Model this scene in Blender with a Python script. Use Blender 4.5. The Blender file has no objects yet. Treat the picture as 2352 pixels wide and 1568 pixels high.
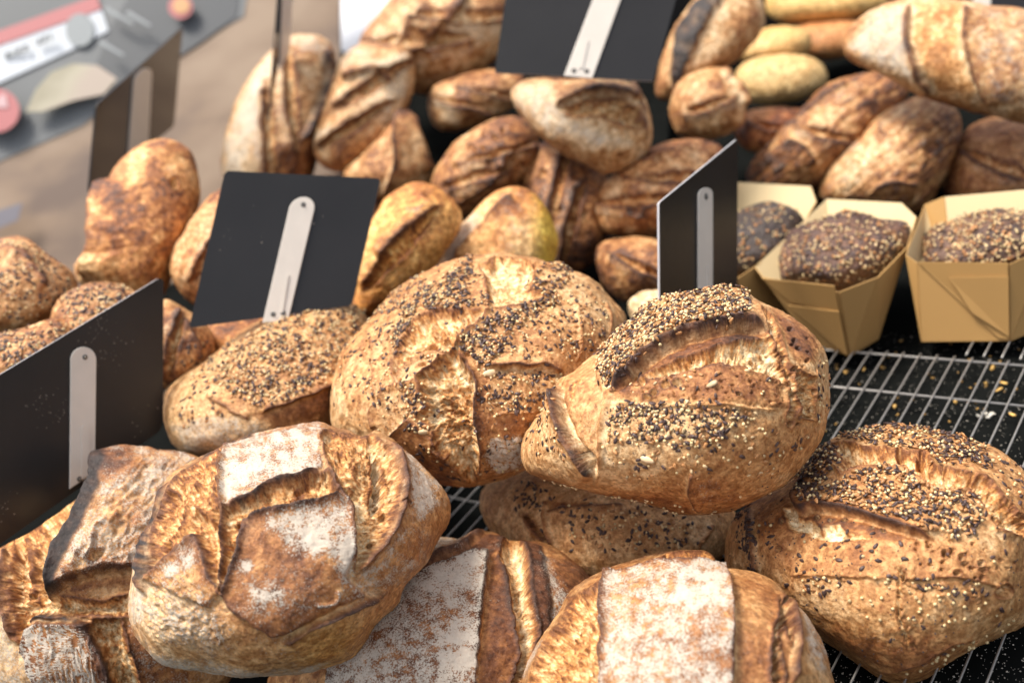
import bpy, math, random
import numpy as np
from mathutils import Vector, Matrix, Euler

random.seed(7)
RNG = np.random.default_rng(11)
SC = bpy.context.scene
COL = SC.collection

# ------------------------------------------------------------------ camera
FU = 2500.0                      # focal length in units of a 2352 px wide picture
CX, CY = 1176.0, 784.0
PITCH, ROLL, CAMH = math.radians(26.9), math.radians(18.3), 0.58
fwd = np.array([0, math.cos(PITCH), -math.sin(PITCH)])
r0 = np.array([1.0, 0, 0])
u0 = np.array([0, math.sin(PITCH), math.cos(PITCH)])
RIGHT = r0 * math.cos(ROLL) - u0 * math.sin(ROLL)
UPV = u0 * math.cos(ROLL) + r0 * math.sin(ROLL)
CAM = np.array([0.0, 0.0, CAMH])
cam_d = bpy.data.cameras.new("camera")
cam = bpy.data.objects.new("camera", cam_d)
COL.objects.link(cam)
cam.matrix_world = Matrix(((RIGHT[0], UPV[0], -fwd[0], CAM[0]),
                           (RIGHT[1], UPV[1], -fwd[1], CAM[1]),
                           (RIGHT[2], UPV[2], -fwd[2], CAM[2]), (0, 0, 0, 1)))
cam_d.sensor_width = 36.0
cam_d.lens = FU / 2352.0 * 36.0
cam_d.clip_start, cam_d.clip_end = 0.02, 200.0
cam_d.dof.use_dof = True
cam_d.dof.focus_distance = 0.755
cam_d.dof.aperture_fstop = 4.2
SC.camera = cam

# ------------------------------------------------------------------ light
SUN_CAM = np.array([-0.50, 0.75, 0.30])      # towards the light: right, up, towards the viewer
sun_dir = RIGHT * SUN_CAM[0] + UPV * SUN_CAM[1] - fwd * SUN_CAM[2]
sun_dir /= np.linalg.norm(sun_dir)
sun_el = math.asin(sun_dir[2])
sun_az = math.atan2(sun_dir[0], sun_dir[1])
w = bpy.data.worlds.new("World")
SC.world = w
w.use_nodes = True
nt = w.node_tree
bg = nt.nodes["Background"]
sky = nt.nodes.new("ShaderNodeTexSky")
sky.sky_type = 'NISHITA'
sky.sun_disc = False
sky.sun_elevation = sun_el
sky.sun_rotation = sun_az
sky.air_density = 0.7
sky.dust_density = 3.0
sky.ozone_density = 0.6
hs = nt.nodes.new("ShaderNodeHueSaturation")
hs.inputs["Saturation"].default_value = 0.35
nt.links.new(sky.outputs[0], hs.inputs["Color"])
nt.links.new(hs.outputs[0], bg.inputs["Color"])
bg.inputs["Strength"].default_value = 0.15
sd_ = bpy.data.lights.new("sun", 'SUN')
sd_.energy = 2.2
sd_.angle = math.radians(16)
sd_.color = (1.0, 0.93, 0.83)
sun = bpy.data.objects.new("sun", sd_)
COL.objects.link(sun)
sun.rotation_euler = Vector(sun_dir).to_track_quat('Z', 'Y').to_euler()
SC.view_settings.view_transform = 'Standard'
SC.view_settings.look = 'None'
SC.view_settings.exposure = 1.13
SC.view_settings.gamma = 1.0
SC.cycles.max_bounces = 6
SC.cycles.diffuse_bounces = 4
SC.cycles.glossy_bounces = 3

# ------------------------------------------------------------------ geometry helpers
UP = np.array([0, 0, 1.0])

def rays(p):
    p = np.atleast_2d(np.asarray(p, float))
    return fwd + np.outer((p[:, 0] - CX) / FU, RIGHT) - np.outer((p[:, 1] - CY) / FU, UPV)

def at(x, y, depth):
    return CAM + rays((x, y))[0] * depth

def at_z(x, y, z):
    d = rays((x, y))[0]
    return CAM + d * ((z - CAM[2]) / d[2])

def on_plane(p, P0, N):
    d = rays(p)
    s = ((P0 - CAM) @ N) / (d @ N)
    return CAM + d * s[:, None]

def sstep(a, b, x):
    t = np.clip((x - a) / (b - a), 0, 1)
    return t * t * (3 - 2 * t)

def hash3(i, j, k, s):
    h = (i * 374761393 + j * 668265263 + k * 2147483647 + s * 974634777) & 0xFFFFFFFF
    h = ((h ^ (h >> 13)) * 1274126177) & 0xFFFFFFFF
    h = ((h ^ (h >> 16)) * 2246822519) & 0xFFFFFFFF
    return (h ^ (h >> 15))

GR = np.array([(1, 1, 0), (-1, 1, 0), (1, -1, 0), (-1, -1, 0), (1, 0, 1), (-1, 0, 1), (1, 0, -1), (-1, 0, -1),
               (0, 1, 1), (0, -1, 1), (0, 1, -1), (0, -1, -1), (1, 1, 0), (-1, 1, 0), (0, -1, 1), (0, -1, -1)], np.float32)

def perlin(p, s=0):
    pi = np.floor(p).astype(np.int64)
    f = (p - pi).astype(np.float32)
    u = f * f * f * (f * (f * 6 - 15) + 10)
    out = 0
    for dx in (0, 1):
        wx = u[:, 0] if dx else 1 - u[:, 0]
        for dy in (0, 1):
            wy = u[:, 1] if dy else 1 - u[:, 1]
            for dz in (0, 1):
                wz = u[:, 2] if dz else 1 - u[:, 2]
                g = GR[hash3(pi[:, 0] + dx, pi[:, 1] + dy, pi[:, 2] + dz, s) & 15]
                out = out + wx * wy * wz * (g[:, 0] * (f[:, 0] - dx) + g[:, 1] * (f[:, 1] - dy) + g[:, 2] * (f[:, 2] - dz))
    return out

def fbm(p, scale, octv=3, s=0, gain=0.5):
    """about -1..1; scale = size of the largest lump in the units of p"""
    q = p / scale
    a, out, tot = 1.0, 0, 0
    for o in range(octv):
        out = out + a * perlin(q * (2.03 ** o) + 17.3 * o, s + o)
        tot += a
        a *= gain
    return out / tot * 1.5

def cells(p, scale, s=0):
    """2-d cellular noise: distance to the nearest feature point and that cell's random"""
    q = p / scale
    pi = np.floor(q).astype(np.int64)
    best = np.full(len(p), 9.0)
    rnd = np.zeros(len(p))
    for dx in (-1, 0, 1):
        for dy in (-1, 0, 1):
            i, j = pi[:, 0] + dx, pi[:, 1] + dy
            h = hash3(i, j, i * 0 + 5, s)
            fx = i + (h & 1023) / 1023.0
            fy = j + ((h >> 10) & 1023) / 1023.0
            d = np.hypot(q[:, 0] - fx, q[:, 1] - fy)
            m = d < best
            best = np.where(m, d, best)
            rnd = np.where(m, ((h >> 20) & 1023) / 1023.0, rnd)
    return best, rnd

def catmull(pts, per=8, closed=True):
    pts = np.asarray(pts, float)
    n = len(pts)
    out = []
    rng = range(n) if closed else range(n - 1)
    for i in rng:
        if closed:
            a, b, c, d = pts[(i - 1) % n], pts[i], pts[(i + 1) % n], pts[(i + 2) % n]
        else:
            a, b, c, d = pts[max(i - 1, 0)], pts[i], pts[i + 1], pts[min(i + 2, n - 1)]
        for k in range(per):
            t = k / per
            out.append(0.5 * (2 * b + (c - a) * t + (2 * a - 5 * b + 4 * c - d) * t * t + (3 * b - a - 3 * c + d) * t ** 3))
    if not closed:
        out.append(pts[-1])
    return np.array(out)

def sdf(P, poly):
    """signed distance to a closed polygon, negative inside"""
    poly = np.asarray(poly, float)
    a, b = poly, np.roll(poly, -1, 0)
    d2 = np.full(len(P), 1e12)
    ins = np.zeros(len(P), bool)
    x, y = P[:, 0], P[:, 1]
    for (ax, ay), (bx, by) in zip(a, b):
        ex, ey = bx - ax, by - ay
        L = ex * ex + ey * ey + 1e-9
        t = np.clip(((x - ax) * ex + (y - ay) * ey) / L, 0, 1)
        d2 = np.minimum(d2, (x - ax - t * ex) ** 2 + (y - ay - t * ey) ** 2)
        if abs(ey) > 1e-9:
            c = ((ay > y) != (by > y)) & (x < ex * (y - ay) / ey + ax)
            ins ^= c
    d = np.sqrt(d2)
    return np.where(ins, -d, d)

def dline(P, line):
    """distance to an open polyline, side (+1 = right of travel in the picture) and 0..1 along it"""
    line = np.asarray(line, float)
    seg = np.hypot(*(line[1:] - line[:-1]).T)
    cum = np.concatenate([[0], np.cumsum(seg)])
    best = np.full(len(P), 1e12)
    side = np.zeros(len(P))
    tt = np.zeros(len(P))
    x, y = P[:, 0], P[:, 1]
    for i, ((ax, ay), (bx, by)) in enumerate(zip(line[:-1], line[1:])):
        ex, ey = bx - ax, by - ay
        L = ex * ex + ey * ey + 1e-9
        t = np.clip(((x - ax) * ex + (y - ay) * ey) / L, 0, 1)
        d2 = (x - ax - t * ex) ** 2 + (y - ay - t * ey) ** 2
        m = d2 < best
        best = np.where(m, d2, best)
        side = np.where(m, np.sign(ex * (y - ay) - ey * (x - ax)), side)
        tt = np.where(m, (cum[i] + t * seg[i]) / cum[-1], tt)
    return np.sqrt(best), side, tt

def tag(o, label=None, cat=None, group=None, kind=None):
    if label: o["label"] = label
    if cat: o["category"] = cat
    if group: o["group"] = group
    if kind: o["kind"] = kind
    return o

def empty(name, loc):
    o = bpy.data.objects.new(name, None)
    o.empty_display_size = 0.02
    o.location = Vector(loc)
    COL.objects.link(o)
    return o

def add_mesh(name, verts, faces, mat, parent=None, smooth=False, origin=None):
    """one mesh object; world-space vertices, kept relative to its origin (or its parent's)"""
    v = np.asarray(verts, float)
    if origin is None:
        origin = np.array(parent.location) if parent is not None else np.zeros(3)
    me = bpy.data.meshes.new(name)
    me.from_pydata((v - origin).tolist(), [], [list(f) for f in faces])
    me.materials.append(mat)
    if smooth:
        me.polygons.foreach_set("use_smooth", [True] * len(me.polygons))
    me.update()
    o = bpy.data.objects.new(name, me)
    COL.objects.link(o)
    if parent is not None:
        o.parent = parent
    else:
        o.location = Vector(origin)
    return o

def fast_mesh(name, V, quads, tris, mat):
    me = bpy.data.meshes.new(name)
    nq, nt_ = len(quads), len(tris)
    loops = np.concatenate([np.asarray(quads, np.int32).ravel(), np.asarray(tris, np.int32).ravel()]).astype(np.int32)
    starts = np.concatenate([np.arange(nq) * 4, nq * 4 + np.arange(nt_) * 3]).astype(np.int32)
    me.vertices.add(len(V))
    me.vertices.foreach_set("co", np.asarray(V, np.float32).ravel())
    me.loops.add(len(loops))
    me.loops.foreach_set("vertex_index", loops)
    me.polygons.add(nq + nt_)
    me.polygons.foreach_set("loop_start", starts)
    me.update(calc_edges=True)
    me.polygons.foreach_set("use_smooth", np.ones(nq + nt_, bool))
    me.materials.append(mat)
    me.validate()
    me.update()
    return me

def color_attr(me, name, rgb):
    a = me.color_attributes.new(name, 'FLOAT_COLOR', 'POINT')
    c = np.ones((len(rgb), 4), np.float32)
    c[:, :3] = rgb
    a.data.foreach_set("color", c.ravel())

def float_attr(me, name, v):
    a = me.attributes.new(name, 'FLOAT', 'POINT')
    a.data.foreach_set("value", np.asarray(v, np.float32))

# ------------------------------------------------------------------ materials
def mat_new(name):
    m = bpy.data.materials.new(name)
    m.use_nodes = True
    return m, m.node_tree.nodes, m.node_tree.links, m.node_tree.nodes["Principled BSDF"]

def mat_plain(name, col, rough=0.6, metal=0.0, var=0.0, scale=40.0, bump=0.0, bscale=300.0, spec=0.5):
    m, N, L, B = mat_new(name)
    B.inputs["Roughness"].default_value = rough
    B.inputs["Metallic"].default_value = metal
    B.inputs["Specular IOR Level"].default_value = spec
    B.inputs["Base Color"].default_value = (*col, 1)
    tc = N.new("ShaderNodeTexCoord")
    if var:
        nz = N.new("ShaderNodeTexNoise")
        nz.inputs["Scale"].default_value = scale
        nz.inputs["Detail"].default_value = 6
        L.new(tc.outputs["Object"], nz.inputs["Vector"])
        mx = N.new("ShaderNodeMix")
        mx.data_type = 'RGBA'
        mx.inputs[6].default_value = (*[c * (1 - var) for c in col], 1)
        mx.inputs[7].default_value = (*[min(1, c * (1 + var)) for c in col], 1)
        L.new(nz.outputs["Fac"], mx.inputs[0])
        L.new(mx.outputs[2], B.inputs["Base Color"])
    if bump:
        n2 = N.new("ShaderNodeTexNoise")
        n2.inputs["Scale"].default_value = bscale
        n2.inputs["Detail"].default_value = 4
        L.new(tc.outputs["Object"], n2.inputs["Vector"])
        bp = N.new("ShaderNodeBump")
        bp.inputs["Strength"].default_value = bump
        bp.inputs["Distance"].default_value = 0.001
        L.new(n2.outputs["Fac"], bp.inputs["Height"])
        L.new(bp.outputs[0], B.inputs["Normal"])
    return m

def make_crust_mat():
    m, N, L, B = mat_new("baked_crust")
    tc = N.new("ShaderNodeTexCoord")
    def attr(n):
        a = N.new("ShaderNodeAttribute")
        a.attribute_name = n
        return a
    def noise(scale, detail=4, rough=0.55):
        n = N.new("ShaderNodeTexNoise")
        n.inputs["Scale"].default_value = scale
        n.inputs["Detail"].default_value = detail
        n.inputs["Roughness"].default_value = rough
        L.new(tc.outputs["Object"], n.inputs["Vector"])
        return n
    def math_(op, a, b=None, c=None):
        n = N.new("ShaderNodeMath")
        n.operation = op
        for i, v in enumerate((a, b, c)):
            if v is None: continue
            if isinstance(v, (int, float)): n.inputs[i].default_value = v
            else: L.new(v, n.inputs[i])
        return n.outputs[0]
    crust, flour, crumb = attr("crust"), attr("flour"), attr("crumb")
    fine = noise(430, 8, 0.72)
    mid = noise(150, 5, 0.62)
    def maprange(v, a0, a1, b0, b1):
        n = N.new("ShaderNodeMapRange")
        n.interpolation_type = 'SMOOTHSTEP'
        for k, x in (("From Min", a0), ("From Max", a1), ("To Min", b0), ("To Max", b1)):
            n.inputs[k].default_value = x
        L.new(v, n.inputs["Value"])
        return n.outputs[0]
    def tinted(src, col, add=None):
        n = N.new("ShaderNodeVectorMath")
        n.operation = 'MULTIPLY_ADD'
        L.new(src, n.inputs[0])
        n.inputs[1].default_value = col
        n.inputs[2].default_value = add or (0, 0, 0)
        return n.outputs[0]
    def mixc(f, a_, b_):
        n = N.new("ShaderNodeMix")
        n.data_type = 'RGBA'
        L.new(f, n.inputs[0]); L.new(a_, n.inputs[6]); L.new(b_, n.inputs[7])
        return n.outputs[2]
    # crust grain: baked freckles, pale blisters, larger blotches
    c0 = crust.outputs["Color"]
    c1 = mixc(maprange(mid.outputs["Fac"], 0.40, 0.60, 0, 1), tinted(c0, (0.72, 0.60, 0.46)), tinted(c0, (1.18, 1.15, 1.08)))
    c2 = mixc(maprange(fine.outputs["Fac"], 0.40, 0.455, 0.8, 0), c1, tinted(c1, (0.50, 0.37, 0.25)))
    c3 = mixc(maprange(fine.outputs["Fac"], 0.535, 0.60, 0, 0.85), c2, tinted(c2, (1.34, 1.36, 1.40), (0.016, 0.013, 0.009)))
    # flour: clumps of grains where the attribute lets them through
    g1 = noise(760, 6, 0.8)
    g2 = noise(95, 3, 0.5)
    gs = math_('ADD', math_('MULTIPLY', math_('SUBTRACT', g1.outputs["Fac"], 0.5), 6.0),
               math_('MULTIPLY', math_('SUBTRACT', g2.outputs["Fac"], 0.5), 1.3))
    fl = math_('ADD', flour.outputs["Fac"], math_('MULTIPLY', gs, 0.55))
    fm = N.new("ShaderNodeMapRange")
    fm.interpolation_type = 'SMOOTHSTEP'
    fm.inputs["From Min"].default_value = 0.50
    fm.inputs["From Max"].default_value = 0.76
    fm.inputs["To Max"].default_value = 0.84
    L.new(fl, fm.inputs["Value"])
    guard = N.new("ShaderNodeMapRange")
    guard.inputs["From Min"].default_value = 0.02
    guard.inputs["From Max"].default_value = 0.2
    L.new(flour.outputs["Fac"], guard.inputs["Value"])
    fmask = math_('MULTIPLY', fm.outputs[0], guard.outputs[0])
    mix = N.new("ShaderNodeMix")
    mix.data_type = 'RGBA'
    L.new(fmask, mix.inputs[0])
    L.new(c3, mix.inputs[6])
    mix.inputs[7].default_value = (0.62, 0.55, 0.45, 1)
    L.new(mix.outputs[2], B.inputs["Base Color"])
    r = math_('ADD', math_('MULTIPLY', crumb.outputs["Fac"], 0.14), 0.50)
    r2 = math_('ADD', r, math_('MULTIPLY', fmask, 0.3))
    L.new(r2, B.inputs["Roughness"])
    B.inputs["Specular IOR Level"].default_value = 0.42
    h = math_('ADD', math_('MULTIPLY', fine.outputs["Fac"], 0.8), math_('MULTIPLY', mid.outputs["Fac"], 0.5))
    h2 = math_('ADD', h, math_('MULTIPLY', fmask, 0.15))
    bp = N.new("ShaderNodeBump")
    bp.inputs["Strength"].default_value = 0.95
    bp.inputs["Distance"].default_value = 0.0015
    L.new(h2, bp.inputs["Height"])
    L.new(bp.outputs[0], B.inputs["Normal"])
    return m
CRUST = make_crust_mat()

def make_seed_mat(name, col=None, rough=0.42):
    m, N, L, B = mat_new(name)
    B.inputs["Roughness"].default_value = rough
    B.inputs["Specular IOR Level"].default_value = 0.35
    if col is None:
        a = N.new("ShaderNodeAttribute")
        a.attribute_name = "seed_colour"
        L.new(a.outputs["Color"], B.inputs["Base Color"])
    else:
        oi = N.new("ShaderNodeObjectInfo")
        mx = N.new("ShaderNodeMix")
        mx.data_type = 'RGBA'
        mx.inputs[6].default_value = (*[c * 0.62 for c in col], 1)
        mx.inputs[7].default_value = (*[min(1, c * 1.3) for c in col], 1)
        L.new(oi.outputs["Random"], mx.inputs[0])
        L.new(mx.outputs[2], B.inputs["Base Color"])
    return m
# ------------------------------------------------------------------ loaves
def ramp(t, stops):
    xs = [s[0] for s in stops]
    return np.stack([np.interp(t, xs, [s[1][k] for s in stops]) for k in range(3)], 1)

BAKE = [(0.0, (0.74, 0.56, 0.36)), (0.2, (0.66, 0.44, 0.235)), (0.4, (0.53, 0.285, 0.115)), (0.6, (0.345, 0.145, 0.048)),
        (0.8, (0.165, 0.062, 0.025)), (1.0, (0.065, 0.030, 0.019))]
CRUMBC = [(0.0, (0.80, 0.68, 0.46)), (0.35, (0.72, 0.49, 0.25)), (0.6, (0.56, 0.275, 0.09)), (0.8, (0.40, 0.17, 0.045)),
          (1.0, (0.20, 0.075, 0.025))]

SEEDK = {  # half sizes in metres, colour
    'dark_flax': ((0.0021, 0.0011, 0.00055), (0.070, 0.040, 0.033)),
    'tan_flax': ((0.0020, 0.0011, 0.00055), (0.42, 0.20, 0.075)),
    'millet': ((0.00098, 0.00093, 0.0009), (0.68, 0.51, 0.26)),
    'sesame': ((0.0015, 0.0009, 0.00055), (0.70, 0.50, 0.27)),
    'poppy': ((0.0005, 0.00045, 0.0004), (0.035, 0.037, 0.045)),
    'sunflower': ((0.0046, 0.0023, 0.0013), (0.62, 0.46, 0.27)),
}
def seed_shape(half, seg=7, rings=4):
    V, F = [], []
    for r in range(1, rings):
        a = math.pi * r / rings
        for k in range(seg):
            b = 2 * math.pi * k / seg
            x = math.cos(a)
            tp = 1 - 0.28 * x            # teardrop
            V.append((x * half[0], math.sin(a) * math.cos(b) * half[1] * tp, math.sin(a) * math.sin(b) * half[2] * tp))
    n = len(V)
    V += [(half[0], 0, 0), (-half[0], 0, 0)]
    for r in range(rings - 2):
        for k in range(seg):
            a, b = r * seg + k, r * seg + (k + 1) % seg
            c, d = a + seg, b + seg
            F += [(a, c, b), (b, c, d)]
    for k in range(seg):
        F.append((n, k, (k + 1) % seg))
        q = (rings - 2) * seg
        F.append((n + 1, q + (k + 1) % seg, q + k))
    return np.array(V), np.array(F)
SEED_SIZE = 1.12
SEED_GEO, SEED_MESH = {}, {}
for k_, (hf, c_) in SEEDK.items():
    SEED_GEO[k_] = seed_shape(hf) if k_ != 'poppy' else seed_shape(hf, 5, 3)
    m_ = make_seed_mat(k_ + "_skin", c_)
    SEED_MESH[k_] = fast_mesh(k_, SEED_GEO[k_][0], np.zeros((0, 4), int), SEED_GEO[k_][1], m_)
SEED_JOIN = make_seed_mat("mixed_seed_skin")

def boxblur(A, r):
    for ax in (0, 1):
        P = np.concatenate([np.repeat(np.take(A, [0], ax), r + 1, ax), A, np.repeat(np.take(A, [-1], ax), r, ax)], ax)
        c = np.cumsum(P, ax)
        n = A.shape[ax]
        A = (np.take(c, np.arange(2 * r + 1, 2 * r + 1 + n), ax) - np.take(c, np.arange(n), ax)) / (2 * r + 1)
    return A
_grid_cache = {}
def disc_grid(n, back):
    if (n, back) in _grid_cache: return _grid_cache[(n, back)]
    a = np.linspace(-1, 1, n)
    A, B = np.meshgrid(a, a, indexing='ij')
    r = np.where(np.abs(A) > np.abs(B), A, B)
    with np.errstate(divide='ignore', invalid='ignore'):
        th = np.where(np.abs(A) > np.abs(B), (math.pi / 4) * np.nan_to_num(B / A), math.pi / 2 - (math.pi / 4) * np.nan_to_num(A / B))
    R = np.abs(r)
    th = np.where(r < 0, th + math.pi, th)
    rho = R * np.sqrt(np.clip(2 - R * R, 0, None))
    idx = np.arange(n * n).reshape(n, n)
    quads = np.stack([idx[:-1, :-1], idx[1:, :-1], idx[1:, 1:], idx[:-1, 1:]], -1).reshape(-1, 4)
    ring = np.concatenate([idx[:-1, 0], idx[-1, :-1], idx[1:, -1][::-1], idx[0, 1:][::-1]])
    # every vertex of the back rings
    rb = np.cos(np.linspace(0, math.pi / 2, back + 1))[1:-1]
    thr = th.ravel()[ring]
    rho_b = np.repeat(rb, len(ring))
    th_b = np.tile(thr, len(rb))
    m = len(ring)
    base = n * n
    q2 = []
    prev = ring
    for k in range(len(rb)):
        cur = base + k * m + np.arange(m)
        q2.append(np.stack([prev, np.roll(prev, -1), np.roll(cur, -1), cur], -1))
        prev = cur
    centre = base + len(rb) * m
    tris = np.stack([prev, np.roll(prev, -1), np.full(m, centre)], -1)
    out = (np.concatenate([rho.ravel(), rho_b, [0.0]]), np.concatenate([th.ravel(), th_b, [0.0]]),
           np.concatenate([quads[:, ::-1]] + [q[:, ::-1] for q in q2]), tris[:, ::-1], n * n)
    _grid_cache[(n, back)] = out
    return out

class Loaf:
    def __init__(s, outline, depth, T, tilt=0.35, n=90, seed=1, bake=0.4, pw=2.2, Tb=0.35, vary=0.16, lump=0.004, crumb_dir=0, modes=40, rough=1.0, blister=0.0, dust=0.12):
        s.seed = seed
        o = catmull(outline, 8)
        ln = np.hypot(*(np.roll(o, -1, 0) - o).T)
        cum = np.concatenate([[0], np.cumsum(ln)])
        oc = np.vstack([o, o[:1]])
        t = np.linspace(0, cum[-1], 513)[:-1]
        z = np.interp(t, cum, oc[:, 0]) + 1j * np.interp(t, cum, oc[:, 1])
        area = np.sum(o[:, 0] * np.roll(o[:, 1], -1) - np.roll(o[:, 0], -1) * o[:, 1])
        if area < 0: z = z[::-1]
        # start of the parameter: a fixed corner keeps the grid even
        k0 = np.argmax((z - z.mean()).real)
        z = np.roll(z, -k0)
        c = np.fft.fft(z) / 512
        rho, th, s.quads, s.tris, s.nf = disc_grid(n, 12 if n > 150 else 8)
        s.rho = rho
        wv = rho * np.exp(1j * th)
        pz = np.full(len(wv), c[0])
        wp = np.ones_like(wv)
        for k in range(1, modes):
            wp = wp * wv
            pz += c[k] * wp + c[-k] * np.conj(wp)
        s.px = np.stack([pz.real, pz.imag], 1)
        cen = np.array([c[0].real, c[0].imag])
        s.C = at(cen[0], cen[1], depth)
        v = CAM - s.C
        v /= np.linalg.norm(v)
        N = (1 - tilt) * v + tilt * UP
        N /= np.linalg.norm(N)
        base = on_plane(s.px, s.C, N)
        prof = np.clip(1 - rho ** pw, 0, None) ** (1 / pw)
        off = np.where(np.arange(len(rho)) < s.nf, -T * prof, Tb * T * prof)
        d = rays(s.px)
        s.V = base + d * off[:, None]
        s.n = n
        s.N = s._normals()
        loc = s.V - s.C
        s.loc = loc
        s.unit = depth / FU                       # metres per picture unit
        # everything that the edits work on
        M = len(rho)
        px3 = np.column_stack([s.px, np.where(np.arange(M) < s.nf, 0.0, 400.0)])
        s.px3 = px3
        wA = np.stack([fbm(px3, 34, 2, seed + 1), fbm(px3, 34, 2, seed + 2)], 1)
        wB = np.stack([fbm(px3, 9, 2, seed + 3), fbm(px3, 9, 2, seed + 4)], 1)
        s.P = s.px + 5.0 * wA + 2.4 * wB            # ragged
        s.Ps = s.px + 4.0 * wA                      # smooth warp
        s.edge = 1 - sstep(0.93, 1.0, rho)
        s.edge = np.where(np.arange(M) < s.nf, s.edge, 0)
        s.disp = lump * fbm(loc, 0.07, 2, seed + 5) + 0.0008 * rough * fbm(loc, 0.02, 2, seed + 6) + 0.0006 * rough * fbm(loc, 0.006, 3, seed + 7, 0.6)
        s.bake = bake + 0.03 + vary * fbm(loc, 0.055, 3, seed + 8) + vary * 0.8 * fbm(loc, 0.013, 3, seed + 9) + vary * 0.55 * fbm(loc, 0.0042, 2, seed + 12)
        crk = sstep(0.86, 0.99, 1 - 2.2 * np.abs(fbm(loc + 0.004 * fbm(loc, 0.01, 2, seed + 15)[:, None], 0.026, 2, seed + 13))) * sstep(-0.15, 0.35, fbm(loc, 0.05, 2, seed + 16))
        s.disp -= 0.0003 * crk
        s.bake += 0.10 * crk
        if blister:
            b = np.clip(fbm(loc, 0.006, 2, seed + 31), 0.1, 1) - 0.1
            s.disp += blister * b
            s.bake -= 0.25 * b
        s.crumb = np.zeros(M)
        s.ctone = 0.42 + 0.28 * fbm(loc, 0.03, 3, seed + 10) + 0.22 * fbm(loc, 0.007, 3, seed + 11)
        s.char = np.zeros(M)
        s.flour = dust + dust * fbm(loc, 0.03, 2, seed + 14)
        s.seeds = []
        s.tint = np.ones((M, 3))

    def _normals(s):
        n = s.n
        G = s.V[:s.nf].reshape(n, n, 3)
        du, dv = np.gradient(G, axis=0), np.gradient(G, axis=1)
        N = np.cross(du, dv).reshape(-1, 3)
        N /= np.linalg.norm(N, axis=1)[:, None] + 1e-12
        c = G.reshape(-1, 3)
        flip = np.sign(np.mean(np.sum(N * (CAM - c), 1)))
        N *= flip
        s.flip = flip
        Nb = s.V[s.nf:] - (s.C)
        Nb /= np.linalg.norm(Nb, axis=1)[:, None] + 1e-12
        return np.vstack([N, Nb])

    def _near(s, pts, m):
        pts = np.asarray(pts)
        lo, hi = pts.min(0) - m, pts.max(0) + m
        k = np.nonzero((s.px[:s.nf, 0] > lo[0]) & (s.px[:s.nf, 0] < hi[0]) & (s.px[:s.nf, 1] > lo[1]) & (s.px[:s.nf, 1] < hi[1]))[0]
        return k

    def open_crumb(s, poly, depth=0.008, w=26, lip=0.002, lipw=7, char=0.35, charw=5, ang=0, tone=0.0, fib=0.0016, holes=0.5, hs=13, smooth=0):
        """a burst slash: torn crumb sunk below lifted, darker lips"""
        if smooth: poly = catmull(poly, 5)
        i = s._near(poly, 40)
        if not len(i): return
        d = sdf(s.P[i], poly)
        m = sstep(2.0, -2.5, d)
        e = s.edge[i]
        a = math.radians(ang)
        q = s.px[i] @ np.array([[math.cos(a), -math.sin(a)], [math.sin(a), math.cos(a)]])
        f1 = fbm(np.column_stack([q[:, 0] / 2.6, q[:, 1], 0 * q[:, 0]]) + 0.0, 9, 4, s.seed + 20, 0.65)
        f2 = fbm(np.column_stack([q, 0 * q[:, 0]]), 24, 3, s.seed + 21)
        cd, cr = cells(s.P[i] + 3 * f1[:, None], hs, s.seed + 22)
        hole = sstep(0.46, 0.2, cd) * (cr < holes * 0.55)
        cd2, cr2 = cells(s.P[i], hs * 2.1, s.seed + 23)
        hole2 = sstep(0.40, 0.18, cd2) * (cr2 < holes * 0.3)
        gr = fbm(s.px3[i], 6.5, 3, s.seed + 33, 0.7)
        cd3, cr3 = cells(s.P[i], 7.5, s.seed + 34)
        hole3 = sstep(0.40, 0.20, cd3) * (cr3 < 0.16 + 0.3 * holes)
        sink = depth * sstep(0, w, -d) * (0.75 + 0.5 * f2)
        s.disp[i] += e * m * (-sink + 0.45 * fib * f1 + 0.0015 * f2 + 0.0006 * fbm(s.px3[i], 11, 3, s.seed + 29, 0.65) - 0.0022 * hole - 0.004 * hole2 - 0.0014 * hole3 + 0.0004 * gr)
        s.disp[i] += e * np.where(d > 0, np.exp(-(d / lipw) ** 2), np.exp(-(d / 3.0) ** 2)) * lip
        band = np.exp(-(np.abs(d) / (1.3 * charw)) ** 1.5)
        s.char[i] = np.maximum(s.char[i], char * band * (0.75 + 0.5 * fbm(s.px3[i], 22, 2, s.seed + 24)))
        s.crumb[i] = np.maximum(s.crumb[i], m)
        tn = tone + 0.24 * gr + 0.15 * hole3 + 0.30 * f1 + 0.26 * f2 + 0.35 * np.exp(-(d / 9.0) ** 2) - 0.06
        s.ctone[i] = np.where(m > 0.02, s.ctone[i] + m * tn + 0.25 * hole * m, s.ctone[i])

    def ear(s, line, H=0.006, w=30, steep=4, side=1, char=0.7, charw=5, smooth=True, under=0.0):
        """a lifted flap edge: gentle on its own side, sheer on the other"""
        if smooth: line = catmull(line, 6, False)
        i = s._near(line, w * 3)
        d, sg, t = dline(s.Ps[i], line)
        taper = sstep(0, 0.12, t) * sstep(1, 0.88, t)
        on = (sg * side) > 0
        h = np.where(on, np.exp(-(d / w)), np.exp(-(d / steep) ** 2)) * H
        h += np.where(on, 0, -under * np.exp(-((d - 9) / 8.0) ** 2))
        s.disp[i] += h * taper * s.edge[i]
        b = np.exp(-(d / (1.35 * charw)) ** 2) * taper
        s.char[i] = np.maximum(s.char[i], 1.15 * char * b * (0.8 + 0.5 * fbm(s.px3[i], 18, 2, s.seed + 25)))

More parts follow.
